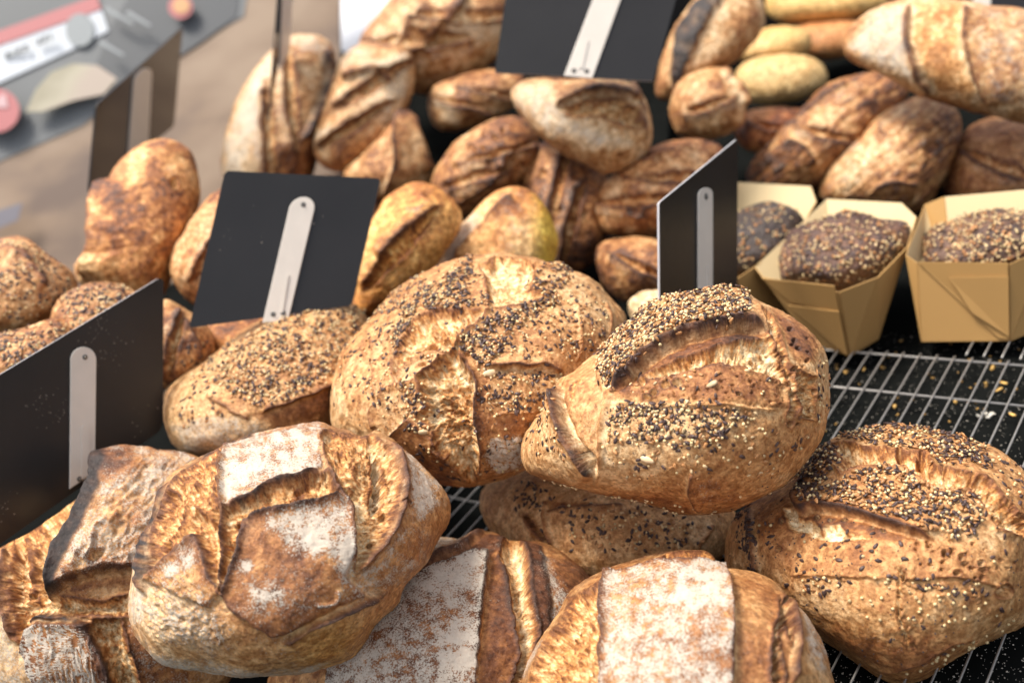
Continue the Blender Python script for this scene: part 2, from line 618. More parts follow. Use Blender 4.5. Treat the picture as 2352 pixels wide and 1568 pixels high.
    def ridge(s, line, w=6, H=0.0018, bake=0.0, flour=0.0, char=0.0, smooth=True):
        if smooth: line = catmull(line, 6, False)
        i = s._near(line, w * 4)
        d, sg, t = dline(s.Ps[i], line)
        b = np.exp(-(d / w) ** 2) * sstep(0, 0.1, t) * sstep(1, 0.9, t)
        s.disp[i] += H * b * s.edge[i]
        s.bake[i] += bake * b
        s.flour[i] += flour * b
        s.char[i] = np.maximum(s.char[i], char * b)

    def paint(s, poly, bake=None, flour=None, char=None, soft=14, lift=0.0, smooth=0, ragged=False, crumb=None, ctone=0.0, nz=0.0):
        if smooth: poly = catmull(poly, 5)
        i = s._near(poly, soft * 2)
        d = sdf(s.P[i] if ragged else s.Ps[i], poly)
        m = sstep(soft, -soft, d)
        if nz: m = np.clip(m * (1 + nz * fbm(s.px3[i], 26, 3, s.seed + 26)), 0, 1.2)
        if bake is not None: s.bake[i] += bake * m
        if flour is not None: s.flour[i] += flour * m
        if char is not None: s.char[i] = np.maximum(s.char[i], char * m)
        if crumb is not None:
            s.crumb[i] = np.maximum(s.crumb[i], crumb * m)
            s.ctone[i] += ctone * m
        if lift: s.disp[i] += lift * m * s.edge[i]

    def hole(s, c, rx, ry, depth=0.004, ang=0, rim=0.0006):
        i = s._near([c], max(rx, ry) * 2 + 4)
        a = math.radians(ang)
        q = (s.px[i] + (s.P[i] - s.px[i]) * 0.4 - np.array(c)) @ np.array([[math.cos(a), -math.sin(a)], [math.sin(a), math.cos(a)]])
        r = np.hypot(q[:, 0] / rx, q[:, 1] / ry)
        s.disp[i] += s.edge[i] * (-depth * sstep(1.05, 0.45, r) + rim * np.exp(-((r - 1.1) / 0.2) ** 2))
        s.crumb[i] = np.maximum(s.crumb[i], 0.8 * sstep(1.0, 0.8, r))
        s.ctone[i] += 0.25 * sstep(1.0, 0.7, r)

    def pits(s, poly, size=7, depth=0.003, frac=0.3, dark=0.0):
        i = s._near(poly, 5)
        d = sdf(s.Ps[i], poly)
        i = i[d < 0]
        cd, cr = cells(s.P[i], size * 2.4, s.seed + 27)
        r = 0.2 + 0.25 * ((cr * 37) % 1)
        h = sstep(r + 0.06, r - 0.12, cd) * (cr < frac)
        s.disp[i] -= depth * h * s.edge[i]
        s.bake[i] += dark * h

    def wrinkle(s, poly, ang=0, size=12, stretch=3.0, H=0.0012, soft=20, crack=0.0, flour=0.0):
        i = s._near(poly, soft)
        d = sdf(s.Ps[i], poly)
        m = sstep(soft, -soft, d)
        a = math.radians(ang)
        q = s.Ps[i] @ np.array([[math.cos(a), -math.sin(a)], [math.sin(a), math.cos(a)]])
        f = fbm(np.column_stack([q[:, 0] / stretch, q[:, 1], 0 * q[:, 0]]), size, 3, s.seed + 28)
        rdg = 1 - np.abs(f) * 2.4
        s.disp[i] += m * H * np.clip(rdg, -0.6, 1) * s.edge[i] * (-1 if crack else 1)
        if crack:
            c = sstep(0.80, 0.97, rdg) * m
            s.flour[i] -= crack * c
            s.bake[i] += 0.18 * c
        else:
            s.bake[i] -= 0.16 * m * (np.clip(rdg, 0, 1) - 0.4)
        if flour: s.flour[i] += flour * m * np.clip(rdg, 0, 1)

    def sow(s, poly, n, mix=None, pile=0.0, soft=10, size=1.0):
        s.seeds.append((poly, n, mix, pile, soft, size))

    MIX = {'dark_flax': 0.36, 'tan_flax': 0.24, 'millet': 0.22, 'sesame': 0.08, 'poppy': 0.10}

    def finish(s, name, label, cat, group, part_label=None, nparts=300, seeded_name='crust'):
        s.V = s.V + s.N * s.disp[:, None]
        # what stands up is toasted darker, what lies lower stays paler
        D = s.disp[:s.nf].reshape(s.n, s.n)
        t1, t2 = D - boxblur(D, 2), D - boxblur(D, 7)
        tt = 0.17 * np.clip(t1 / 0.0009, -1, 1.3) + 0.13 * np.clip(t2 / 0.0025, -1, 1.3)
        s.bake[:s.nf] += tt.ravel()
        s.ctone[:s.nf] += 1.3 * tt.ravel()
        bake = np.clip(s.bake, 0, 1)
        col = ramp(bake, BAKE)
        cc = ramp(np.clip(s.ctone, 0, 1), CRUMBC)
        cm = np.clip(s.crumb, 0, 1)[:, None]
        col = col * (1 - cm) + cc * cm
        ch = np.clip(s.char, 0, 1)[:, None]
        col = col * (1 - ch) + (np.array([0.055, 0.028, 0.022]) * (1 - ch ** 3) + np.array([0.020, 0.013, 0.012]) * ch ** 3) * ch
        col = col * s.tint
        org = s.C
        me = fast_mesh(name, s.V - org, s.quads if s.flip > 0 else s.quads[:, ::-1], s.tris if s.flip > 0 else s.tris[:, ::-1], CRUST)
        color_attr(me, "crust", col)
        float_attr(me, "flour", np.clip(s.flour, -0.2, 1.3) * (1 - 0.6 * cm[:, 0]) * (1 - 0.9 * ch[:, 0]))
        float_attr(me, "crumb", cm[:, 0])
        if not s.seeds:
            o = bpy.data.objects.new(name, me)
            o.location = Vector(org)
            COL.objects.link(o)
            return tag(o, label, cat, group)
        root = empty(name, org)
        tag(root, label, cat, group)
        o = bpy.data.objects.new('crust', me)
        COL.objects.link(o)
        o.parent = root
        me.name = 'crust'
        s._place_seeds(root, nparts)
        return root

    def _place_seeds(s, root, nparts):
        rng = np.random.default_rng(s.seed + 77)
        Nn = s._normals_final()
        n = s.n
        G = s.px[:s.nf].reshape(n, n, 2)
        gu, gv = np.gradient(G, axis=0), np.gradient(G, axis=1)
        area = np.abs(gu[..., 0] * gv[..., 1] - gu[..., 1] * gv[..., 0]).ravel()
        # real area per vertex: seeds lie evenly on the crust, not on the picture
        W = s.V[:s.nf].reshape(n, n, 3)
        real = np.linalg.norm(np.cross(np.gradient(W, axis=0), np.gradient(W, axis=1)), axis=-1).ravel()
        area = 0.5 * area / area.mean() + 0.5 * np.minimum(real / real.mean(), 4)
        items = []
        for poly, cnt, mix, pile, soft, size in s.seeds:
            mix = mix or s.MIX
            kinds = list(mix)
            pr = np.array([mix[k] for k in kinds])
            pr = pr / pr.sum()
            i = s._near(poly, soft * 2)
            d = sdf(s.Ps[i], catmull(poly, 4))
            wgt = sstep(soft, -soft, d) * area[i] * (0.35 + np.clip(0.6 + fbm(s.px3[i], 30, 2, s.seed + 40), 0, 1.4))
            wgt *= (1 - 0.75 * s.crumb[i])
            if wgt.sum() <= 0: continue
            p = wgt / wgt.sum()
            cnt = max(1, int(cnt * (0.74 if cnt > 60 else 0.9)))
            cnt = min(cnt, int((p > 0).sum() * 0.9))
            pick = i[rng.choice(len(i), cnt, replace=False, p=p)]
            for v in pick:
                k = kinds[rng.choice(len(kinds), p=pr)]
                items.append((v, k, pile * rng.random(), SEED_SIZE * size * (0.85 + 0.3 * rng.random())))
        org = np.array(root.location)
        mats = []
        for v, k, up, sz in items:
            nrm = Nn[v] + 0.28 * rng.normal(size=3) * (1.0 + 250 * up)
            nrm /= np.linalg.norm(nrm)
            t = np.cross(nrm, rng.normal(size=3))
            t /= np.linalg.norm(t) + 1e-9
            b = np.cross(nrm, t)
            lift = SEEDK[k][0][2] * sz * (0.55 if up == 0 else 0.7) + up
            pos = s.V[v] + Nn[v] * lift - org
            mats.append((pos, np.stack([t, b, nrm], 1) * sz))
        # the seeds that show largest become parts of their own
        key = []
        for (v, k, up, sz), (pos, R) in zip(items, mats):
            hf = SEEDK[k][0]
            view = CAM - s.V[v]
            dist = np.linalg.norm(view)
            face = abs((view / dist) @ R[:, 2]) / sz
            key.append(hf[0] * hf[1] * sz * sz * (0.3 + face) / dist ** 2)
        order = np.argsort(key)[::-1]
        for q in order[:nparts]:
            v, k, up, sz = items[q]
            pos, R = mats[q]
            o = bpy.data.objects.new('seed', SEED_MESH[k])
            M = Matrix.Identity(4)
            for a in range(3):
                for c in range(3): M[a][c] = R[a, c]
                M[a][3] = pos[a]
            o.matrix_local = M
            COL.objects.link(o)
            o.parent = root
        VV, FF, CC = [], [], []
        base = 0
        for q in order[nparts:]:
            v, k, up, sz = items[q]
            pos, R = mats[q]
            g, f = SEED_GEO[k]
            VV.append(g @ R.T + pos)
            FF.append(f + base)
            base += len(g)
            CC.append(np.tile(np.array(SEEDK[k][1]) * (0.62 + 0.68 * rng.random()), (len(g), 1)))
        if VV:
            me = fast_mesh('seed_topping', np.vstack(VV), np.zeros((0, 4), int), np.vstack(FF), SEED_JOIN)
            color_attr(me, "seed_colour", np.vstack(CC))
            o = bpy.data.objects.new('seed_topping', me)
            COL.objects.link(o)
            o.parent = root
            o["kind"] = "stuff"

    def _normals_final(s):
        n = s.n
        G = s.V[:s.nf].reshape(n, n, 3)
        # smooth a little so seeds lie on the form rather than on the grain
        for _ in range(3):
            G = (G + np.roll(G, 1, 0) + np.roll(G, -1, 0) + np.roll(G, 1, 1) + np.roll(G, -1, 1)) / 5
        N = np.cross(np.gradient(G, axis=0), np.gradient(G, axis=1)).reshape(-1, 3)
        N /= np.linalg.norm(N, axis=1)[:, None] + 1e-12
        return N * s.flip

def conv(ox, oy):
    return lambda *pts: [(ox + x / 3.0, oy + y / 3.0) for x, y in pts]

def artisan(L, cuts=2, wid=0.16, slant=35, span=0.36, H=0.005, tone=0.25, flip=1, flour=0.28, ends=True):
    """slashes across a loaf seen small and out of focus: torn pale band, lifted dark edge, floury ridge"""
    o = L.px[:L.nf][L.rho[:L.nf] > 0.97]
    c = o.mean(0)
    u, sv, vt = np.linalg.svd(o - c, full_matrices=False)
    ax = vt[0]
    la = np.abs((o - c) @ ax).max()
    lb = np.abs((o - c) @ vt[1]).max()
    a = math.radians(slant) * flip
    dr = np.array([ax[0] * math.cos(a) - ax[1] * math.sin(a), ax[0] * math.sin(a) + ax[1] * math.cos(a)])
    pr = np.array([-dr[1], dr[0]])
    for k in range(cuts):
        t = (k - (cuts - 1) / 2) * (1.25 / max(cuts, 1.6))
        m = c + ax * la * t
        hl = min(lb / max(abs(math.sin(a)), 0.3), la) * span * 2
        wd_ = lb * wid
        top = [m + dr * hl * s_ + pr * wd_ * (1 - s_ * s_) * 0.9 for s_ in (-1, -0.5, 0, 0.5, 1)]
        bot = [m + dr * hl * s_ - pr * wd_ * (1 - s_ * s_) * 0.9 for s_ in (0.6, 0.2, -0.2, -0.6)]
        L.open_crumb([tuple(p) for p in top + bot], depth=0.0045, w=wd_, lip=0.001, char=0.5, charw=5, tone=tone, ang=math.degrees(math.atan2(pr[1], pr[0])), holes=0.3)
        L.ear([tuple(p) for p in top], H=H, w=wd_ * 1.6, side=1, char=0.6, charw=6, under=0.002)
        L.ridge([tuple(p + pr * wd_ * 0.7) for p in top], w=wd_ * 0.6, H=0.001, flour=flour, bake=-0.12)
    if ends:
        for sgn in (-1, 1):
            e_ = c + ax * la * sgn
            d = np.hypot(*(L.px - e_).T)
            L.bake += 0.16 * sstep(lb * 1.0, lb * 0.3, d)

def streaks(L, ang, amt=0.25, size=14, flour=0.3):
    """lengthwise dusty and dark streaks of a long loaf"""
    a = math.radians(ang)
    q_ = L.px @ np.array([[math.cos(a), -math.sin(a)], [math.sin(a), math.cos(a)]])
    f = fbm(np.column_stack([q_[:, 0] / 4.0, q_[:, 1], 0 * q_[:, 0]]), size, 3, L.seed + 90)
    g = fbm(L.loc, 0.03, 3, L.seed + 91)
    L.bake += amt * f + amt * 0.8 * g
    L.flour += flour * np.clip(f + g, 0, 1)
    L.disp += 0.002 * f * L.edge
# ------------------------------------------------------------------ the loaves in front
G_FLOUR = "floured country loaves in the front pile"
G_SEED = "seeded loaves in the front pile"

# --- big floured loaf, left of centre
q = conv(290, 960)
H1 = [(390,1092),(420,1070),(453,1045),(490,1026),(523,1013),(590,992),(673,980),(737,977),(753,985),(790,992),(837,1003),(853,987),(877,990),(907,1010),(940,1040),(977,1070),(1007,1103),(1028,1137),(1035,1173),(1028,1213),(1007,1243),(980,1293),(923,1343),(907,1387),(870,1433),(840,1483),(800,1522),(730,1542),(649,1550),(557,1556),(464,1540),(371,1516),(345,1492),(325,1468),(306,1431),(301,1384),(308,1301),(325,1245),(334,1208),(366,1129)]
L = Loaf(H1, 0.77, 0.095, 0.35, n=330, seed=3, bake=0.40, lump=0.004, dust=0.19)
# slabs between the cuts stand proud
L.paint(q((690,180),(900,95),(1330,50),(1385,80),(1325,170),(1350,330),(1300,390),(1000,490),(700,640),(670,600),(660,400),(680,280)), bake=0.12, lift=0.0025, soft=5)
L.paint(q((690,180),(900,95),(1330,50),(1385,80),(1325,170),(1350,330),(1300,390),(1000,490),(700,640),(670,600),(660,400),(680,280)), flour=0.63, soft=10, nz=0.75, ragged=True)
L.paint(q((830,730),(1000,690),(1330,610),(1500,540),(1545,560),(1565,760),(1565,900),(1500,1100),(1700,1240),(1400,1400),(1000,1500),(700,1300),(670,1210),(780,960)), bake=0.20, lift=0.005, soft=8)
L.paint(q((1000,720),(1330,620),(1530,560),(1560,900),(1480,1000),(1300,960),(1150,900),(980,800)), flour=0.66, soft=30, nz=0.9, ragged=True, bake=-0.05)
L.paint(q((1200,880),(1290,850),(1340,900),(1290,960),(1210,940)), flour=0.4, soft=14)
L.paint(q((1440,950),(1520,900),(1560,1040),(1480,1200),(1440,1080)), flour=0.5, soft=18, nz=0.6)
L.paint(q((820,1000),(880,985),(905,1040),(860,1075),(815,1050)), flour=0.6, soft=9)
L.paint(q((860,1180),(1050,1180),(1080,1260),(900,1260)), flour=0.42, soft=40, nz=1.0)
L.paint(q((700,1020),(1000,960),(1300,1150),(1250,1400),(900,1350)), flour=0.22, soft=60, nz=1.2)
L.paint(q((500,810),(525,900),(560,1030),(640,1220),(560,1300),(300,1180),(160,1110),(300,1000),(420,900)), bake=0.12, lift=0.004, soft=7)
L.paint(q((430,890),(510,880),(545,1000),(480,1080),(330,1090),(300,1040)), flour=0.5, soft=20, nz=0.9, ragged=True)
L.open_crumb(q((490,255),(600,210),(690,200),(668,300),(660,450),(685,640),(660,820),(680,930),(650,1205),(595,1080),(545,920),(512,815),(430,880),(300,990),(185,1090),(150,1040),(180,800),(255,600),(320,480),(420,330)), depth=0.006, w=20, ang=62, char=0.55, tone=0.22, fib=0.0022, lip=0.003)
L.open_crumb(q((700,640),(1000,490),(1320,385),(1390,380),(1480,530),(1330,605),(1050,680),(850,715),(815,740),(780,960),(680,1210),(655,1200),(682,930),(662,820)), depth=0.005, w=18, ang=-22, char=0.75, tone=0.10, lip=0.003, holes=0.6)
L.open_crumb(q((1385,80),(1640,135),(1690,95),(1820,200),(1905,420),(1850,680),(1720,900),(1580,1075),(1567,900),(1550,600),(1480,525),(1400,370),(1330,170)), depth=0.007, w=20, ang=8, char=0.5, tone=0.14, fib=0.0018, lip=0.002, holes=0.25)
L.open_crumb(q((1690,220),(1760,250),(1820,370),(1805,560),(1720,670),(1690,560),(1715,400)), depth=0.012, w=12, ang=20, char=0.0, tone=-0.42, lip=0.0, holes=0.7)
L.paint(q((1540,560),(1640,520),(1700,560),(1690,660),(1600,700),(1570,900)), crumb=1, ctone=-0.3, soft=8)
L.paint(q((560,330),(660,300),(660,450),(680,640),(600,720),(500,660),(520,500)), crumb=1, ctone=0.12, soft=14, lift=0.008, nz=0.5)
L.paint(q((420,420),(500,380),(540,500),(420,720),(340,860),(300,900),(380,640)), crumb=1, ctone=0.1, soft=12, lift=0.006, nz=0.6)
L.paint(q((1340,170),(1500,140),(1600,280),(1600,440),(1500,530),(1400,380)), crumb=1, ctone=0.16, soft=14, lift=0.004, nz=0.6)
for c, rx, ry, a in (((1185,492), 14, 6, -20), ((775,728), 13, 5, 0), ((740,870), 12, 14, 10), ((380,690), 10, 26, 20), ((235,870), 8, 18, 15), ((1700,870), 7, 9, 0), ((1910,600), 11, 5, 40), ((1690,265), 4, 5, 0)):
    L.hole(q(c)[0], rx, ry, 0.008, a)
# lifted rims
L.ear(q((700,642),(850,570),(1000,492),(1180,430),(1330,365)), H=0.003, w=8, steep=2.5, side=-1, char=0.9, charw=2.6)
L.ear(q((840,735),(1000,694),(1330,614),(1500,542)), H=0.003, w=8, steep=2.5, side=1, char=0.85, charw=2.6)
L.ear(q((1548,560),(1566,760),(1568,900),(1540,1000)), H=0.002, w=8, steep=2.5, side=1, char=0.7, charw=2.4)
L.ear(q((655,1205),(700,1090),(780,960),(815,780)), H=0.002, w=8, steep=2.5, side=1, char=0.7, charw=2.4)
L.ear(q((515,815),(545,920),(590,1070),(650,1210)), H=0.002, w=8, steep=2.5, side=1, char=0.7, charw=2.4)
L.ear(q((310,400),(240,560),(180,690),(145,860),(135,1060),(140,1230)), H=0.009, w=18, side=1, char=0.95, charw=9)
L.ridge(q((270,440),(190,590),(130,730),(95,900),(80,1080)), w=6, H=0.001, flour=0.7, bake=-0.2)
L.ear(q((1705,85),(1830,190),(1915,400),(1915,520),(1840,740),(1740,880),(1580,1070)), H=0.007, w=30, side=-1, char=0.55, charw=9)
L.ear(q((500,815),(300,990),(170,1090),(140,1140)), H=0.004, w=20, side=-1, char=0.45, charw=5)
L.ear(q((830,740),(1000,692),(1330,612),(1500,540)), H=0.004, w=24, side=1, char=0.4, charw=5)
L.ear(q((660,1200),(780,960),(820,760),(840,735)), H=0.003, w=16, side=1, char=0.35, charw=4)
L.ear(q((480,270),(600,200),(750,140),(900,95)), H=0.005, w=20, side=1, char=0.85, charw=7)
L.paint(q((820,735),(900,705),(900,790),(830,900),(800,900)), char=0.62, soft=20, nz=0.6)
L.paint(q((1470,535),(1540,545),(1545,640),(1500,600)), char=0.4, soft=14)
L.paint(q((485,815),(520,820),(540,900),(470,930),(420,920)), char=0.4, soft=14, nz=0.5)
# skin of the flanks
L.wrinkle(q((150,1110),(400,1060),(560,1200),(680,1400),(680,1568),(300,1560),(100,1420),(60,1260)), ang=60, size=12, stretch=2.6, H=0.0016, soft=24, flour=0.35)
L.paint(q((60,1200),(180,1100),(420,1080),(600,1280),(690,1500),(500,1700),(200,1600),(60,1400)), bake=-0.22, soft=60, flour=0.16, nz=0.6)
L.paint(q((40,1250),(60,900),(110,740),(135,900),(130,1250),(110,1400),(50,1400)), bake=-0.28, flour=0.34, soft=12)
L.paint(q((1880,180),(2010,290),(2150,430),(2190,600),(2060,700),(1980,640),(1930,480),(1925,380)), flour=0.60, soft=18, nz=0.75, ragged=True)
L.paint(q((1800,780),(1900,640),(2000,660),(2120,760),(2060,980),(1900,1130),(1650,1240),(1460,1250),(1560,1080)), flour=0.42, soft=40, nz=1.0, ragged=True)
L.paint(q((1900,730),(2150,640),(2200,760),(2100,920),(1850,960)), bake=0.06, flour=-0.2, soft=30)
L.ear(q((1830,1170),(1610,1280),(1400,1375),(1200,1480),(1050,1580)), H=0.0045, w=26, side=-1, char=0.45, charw=5, under=0.003)
L.paint(q((1880,1160),(1620,1310),(1400,1420),(1250,1500),(1000,1640),(1100,1720),(1500,1560),(1760,1380)), bake=-0.10, soft=22)
L.tint[:, 2] *= 1 - 0.25 * sstep(1380, 1480, L.px[:, 1]) * sstep(600, 760, L.px[:, 0])
L.ridge(q((1440,1180),(1440,1240),(1380,1280),(1300,1290)), w=5, H=0.002, flour=0.4)
L.paint([(330,1490),(460,1530),(600,1545),(760,1530),(720,1560),(560,1570),(400,1550)], flour=0.5, bake=-0.2, soft=10)
L.finish("floured_loaf", "large floured loaf with crossed slashes on top of the pile at the lower left", "bread loaf", G_FLOUR)

# --- loaf at the far left under the nearest sign
q = conv(0, 1045.6)
H2 = [(240,1062),(262,1026),(300,1034),(380,1032),(450,1052),(520,1100),(590,1200),(600,1350),(560,1500),(500,1600),(350,1660),(150,1670),(20,1620),(-60,1520),(-60,1400),(-40,1290),(0,1262),(60,1228),(120,1188),(175,1152),(216,1112)]
L = Loaf(H2, 0.885, 0.078, 0.15, n=290, seed=5, bake=0.38, dust=0.19)
L.open_crumb(q((560,150),(580,250),(560,500),(430,640),(365,965),(700,1000),(915,950),(915,1100),(830,1110),(620,1110),(280,1110),(205,1180),(175,1330),(100,1250),(60,1000),(40,800),(50,600),(150,500),(330,370)), depth=0.012, w=26, ang=80, char=0.2, tone=0.10, fib=0.0026, lip=0.002)
L.open_crumb(q((640,1130),(830,1120),(850,1200),(900,1350),(980,1568),(1000,1700),(800,1700),(740,1400),(655,1250)), depth=0.012, w=20, ang=62, char=0.3, tone=0.12, fib=0.002)
L.paint(q((150,520),(320,420),(300,640),(250,800),(240,1020),(160,1000),(190,760),(140,640)), crumb=1, ctone=0.3, soft=14, lift=0.006, nz=0.6)
L.open_crumb(q((95,590),(130,590),(115,800),(120,1000),(160,1240),(120,1200),(80,1000),(75,760)), depth=0.008, w=8, ang=90, char=0.0, tone=-0.12, holes=0.9, hs=9)
L.ear(q((40,590),(30,760),(40,950),(70,1120),(150,1300)), H=0.006, w=14, side=1, char=0.5, charw=7)
# the big flap
F = q((770,-10),(900,-20),(1200,40),(1400,110),(1500,400),(1200,820),(920,805),(740,800),(560,860),(400,945),(345,985),(372,880),(430,680),(560,510),(700,250))
L.paint(F, lift=0.013, soft=7, bake=0.05, crumb=0)
L.crumb[sdf(L.P, F) < 0] = 0
L.paint(F, flour=0.44, soft=14, nz=0.7)
L.paint(q((760,30),(900,40),(860,160),(700,330),(560,600),(450,760),(400,940),(370,950),(430,650),(560,500),(700,250)), bake=0.22, soft=18, nz=0.6)
L.ear(q((765,-10),(735,120),(700,250),(560,490),(430,650),(390,800),(362,970)), H=0.010, w=34, side=-1, char=1.0, charw=13, steep=3)
L.paint(q((790,-40),(600,60),(530,250),(510,450),(470,540),(385,620),(340,900),(350,980),(440,935),(505,760),(575,640),(660,500),(755,300),(800,120)), char=0.98, soft=6, nz=0.12)
L.ridge(q((560,760),(640,680),(740,560),(860,480)), w=16, H=0.005, bake=-0.05)
L.ridge(q((480,860),(600,760),(700,740)), w=10, H=0.003, bake=0.1)
L.hole(q((690,735))[0], 20, 10, 0.006, -35)
L.wrinkle(q((500,800),(800,300),(1000,60),(1300,120),(1100,780),(700,800)), ang=-50, size=20, stretch=2.4, H=0.0022, soft=20)
L.paint(q((780,60),(900,70),(960,180),(820,260),(740,200)), bake=0.2, flour=-0.3, soft=24, nz=0.8)
L.paint(q((820,420),(960,380),(1000,520),(880,640),(800,560)), bake=0.16, flour=-0.25, soft=30, nz=0.9)
L.ear(q((365,975),(470,905),(560,858),(740,800),(925,806)), H=0.004, w=12, steep=3, side=-1, char=0.5, charw=3)
L.paint(q((365,970),(560,862),(740,803),(925,805),(925,885),(700,905),(560,935)), bake=0.28, soft=6)
L.crumb[sdf(L.P, q((365,970),(560,862),(740,803),(925,805),(925,885),(700,905),(560,935))) < 0] *= 0.2
# the cracked lower slab
S = q((205,1195),(285,1145),(620,1155),(650,1260),(740,1410),(800,1600),(280,1600),(175,1340))
L.paint(S, lift=0.010, soft=6, bake=0.12)
L.crumb[sdf(L.P, S) < 0] = 0
L.paint(S, flour=0.62, soft=10, nz=0.4)
L.wrinkle(S, ang=78, size=11, stretch=7.0, H=0.0014, soft=10, crack=0.9)
L.ear(q((200,1160),(285,1118),(450,1130),(625,1150)), H=0.005, w=20, side=1, char=0.85, charw=9)
L.paint(q((570,1160),(630,1160),(650,1280),(745,1420),(800,1600),(730,1600),(640,1380)), bake=0.3, flour=-0.55, soft=12)
L.paint(q((830,1120),(920,1130),(960,1250),(1080,1400),(1300,1500),(1300,1700),(1020,1700),(900,1350)), bake=0.25, flour=0.25, soft=12, nz=0.8)
L.paint(q((-60,1000),(40,1000),(80,1250),(180,1400),(280,1600),(100,1700),(-100,1600)), bake=-0.22, flour=0.28, soft=20, nz=0.5)
L.finish("floured_loaf", "floured loaf burst open with a tall charred flap, beneath the sign at the left edge", "bread loaf", G_FLOUR)

# --- floured loaf low in the middle
q = conv(600, 1045.6)
H3 = [(960,1236),(1010,1232),(1060,1240),(1105,1222),(1140,1223),(1165,1248),(1240,1248),(1290,1270),(1345,1312),(1375,1380),(1350,1480),(1300,1600),(1200,1690),(1000,1720),(800,1700),(680,1650),(620,1580),(650,1500),(720,1410),(800,1330),(880,1270)]
L = Loaf(H3, 0.83, 0.095, 0.42, n=280, seed=8, bake=0.45, dust=0.17)
L.paint(q((980,920),(1200,822),(1400,752),(1568,690),(1542,900),(1512,1150),(1492,1400),(1475,1620),(430,1700),(500,1450),(700,1300),(850,1080)), lift=0.008, soft=5, bake=0.22)
L.paint(q((980,920),(1200,822),(1400,752),(1568,690),(1542,900),(1512,1150),(1492,1400),(1475,1620),(430,1700),(500,1450),(700,1300),(850,1080)), flour=0.54, soft=9, nz=0.9, ragged=True)
L.paint(q((1180,860),(1400,780),(1540,740),(1520,900),(1300,960),(1150,980)), flour=0.22, soft=30)
L.paint(q((1250,1250),(1480,1200),(1480,1500),(1250,1480)), flour=0.25, soft=40, nz=1.0)
L.open_crumb(q((1640,600),(1780,605),(1835,720),(1855,900),(1885,1100),(1905,1250),(1860,1400),(1760,1600),(1700,1640),(1792,1350),(1742,1150),(1722,1000),(1692,800),(1640,690)), depth=0.012, w=18, ang=80, char=0.2, tone=0.05, fib=0.002, holes=0.6)
L.paint(q((1572,695),(1640,700),(1692,820),(1722,1000),(1742,1190),(1785,1350),(1700,1640),(1482,1640),(1512,1150)), bake=0.30, soft=6)
L.paint(q((1785,600),(1930,640),(1960,800),(2000,1000),(2005,1200),(1905,1290),(1880,1060),(1845,800)), bake=0.38, soft=8, lift=0.003)
L.paint(q((1925,700),(2000,720),(2040,860),(2130,980),(2080,1100),(2000,1180),(1985,950)), flour=0.50, soft=16, nz=0.9, ragged=True, bake=0.2)
L.paint(q((2000,700),(2150,720),(2350,830),(2350,1000),(2130,980),(2040,860)), bake=0.25, soft=14)
L.paint(q((1200,560),(1500,560),(1400,650),(1150,720),(900,900),(700,1000),(900,750)), flour=0.55, soft=10, nz=0.4)
L.paint(q((960,940),(1150,750),(1350,670),(1540,570),(1640,560),(1690,640),(1570,692),(1400,752),(1200,822),(985,920)), bake=0.40, soft=5)
L.ear(q((960,930),(1150,745),(1350,660),(1500,575),(1560,532),(1650,540),(1685,600)), H=0.007, w=22, side=-1, char=0.5, charw=8)
L.ear(q((985,918),(1200,820),(1400,750),(1566,690)), H=0.005, w=24, side=1, char=0.4, charw=4)
L.ear(q((1568,690),(1542,900),(1512,1150),(1492,1400)), H=0.003, w=24, side=1, char=0.0)
L.finish("floured_loaf", "dark floured loaf with a broad white square, low between two other floured loaves", "bread loaf", G_FLOUR)

# --- floured loaf at the bottom right of centre, nearest the viewer
q = conv(1170.2, 1045.6)
H4 = [(1205,1590),(1230,1510),(1250,1470),(1290,1400),(1312,1358),(1350,1325),(1420,1300),(1500,1280),(1560,1270),(1630,1272),(1650,1300),(1720,1310),(1770,1330),(1805,1368),(1850,1410),(1890,1470),(1915,1530),(1930,1610),(1915,1690),(1840,1770),(1700,1810),(1500,1820),(1330,1770),(1220,1680)]
L = Loaf(H4, 0.70, 0.09, 0.40, n=290, seed=12, bake=0.42, dust=0.18)
L.open_crumb(q((400,980),(700,835),(950,790),(950,820),(700,885),(655,1050),(685,1250),(640,1450),(600,1650),(100,1700),(180,1450),(260,1290),(370,1120)), depth=0.010, w=24, ang=70, char=0.45, tone=0.16, fib=0.002, lip=0.002)
L.open_crumb(q((870,830),(1100,690),(1400,672),(1445,785),(1300,792),(1000,820)), depth=0.006, w=14, ang=-10, char=0.3, tone=0.22, fib=0.0022)
L.paint(q((690,900),(720,882),(1000,822),(1300,792),(1475,800),(1525,880),(1535,1100),(1535,1700),(640,1700),(640,1450),(682,1300),(665,1060)), lift=0.009, soft=5, bake=0.06)
L.paint(q((700,910),(730,890),(1000,830),(1300,800),(1465,810),(1515,890),(1525,1100),(1525,1700),(650,1700),(650,1450),(692,1300),(675,1060)), flour=0.55, soft=9, nz=0.9, ragged=True)
L.crumb[sdf(L.P, q((690,900),(720,882),(1000,822),(1300,792),(1475,800),(1525,880),(1535,1100),(1535,1700),(640,1700),(640,1450),(682,1300),(665,1060))) < 0] = 0
L.paint(q((1150,900),(1450,850),(1500,1050),(1250,1080)), flour=0.25, soft=30, nz=0.6)
L.paint(q((1250,1200),(1520,1200),(1520,1600),(1200,1600)), bake=0.06, flour=-0.12, soft=40, nz=0.8)
L.ear(q((640,1450),(685,1280),(660,1060),(700,890),(780,862)), H=0.006, w=16, side=1, char=0.55, charw=11)
L.paint(q((1535,850),(1800,880),(1880,1000),(1940,1200),(1935,1700),(1540,1700)), bake=0.12, soft=8)
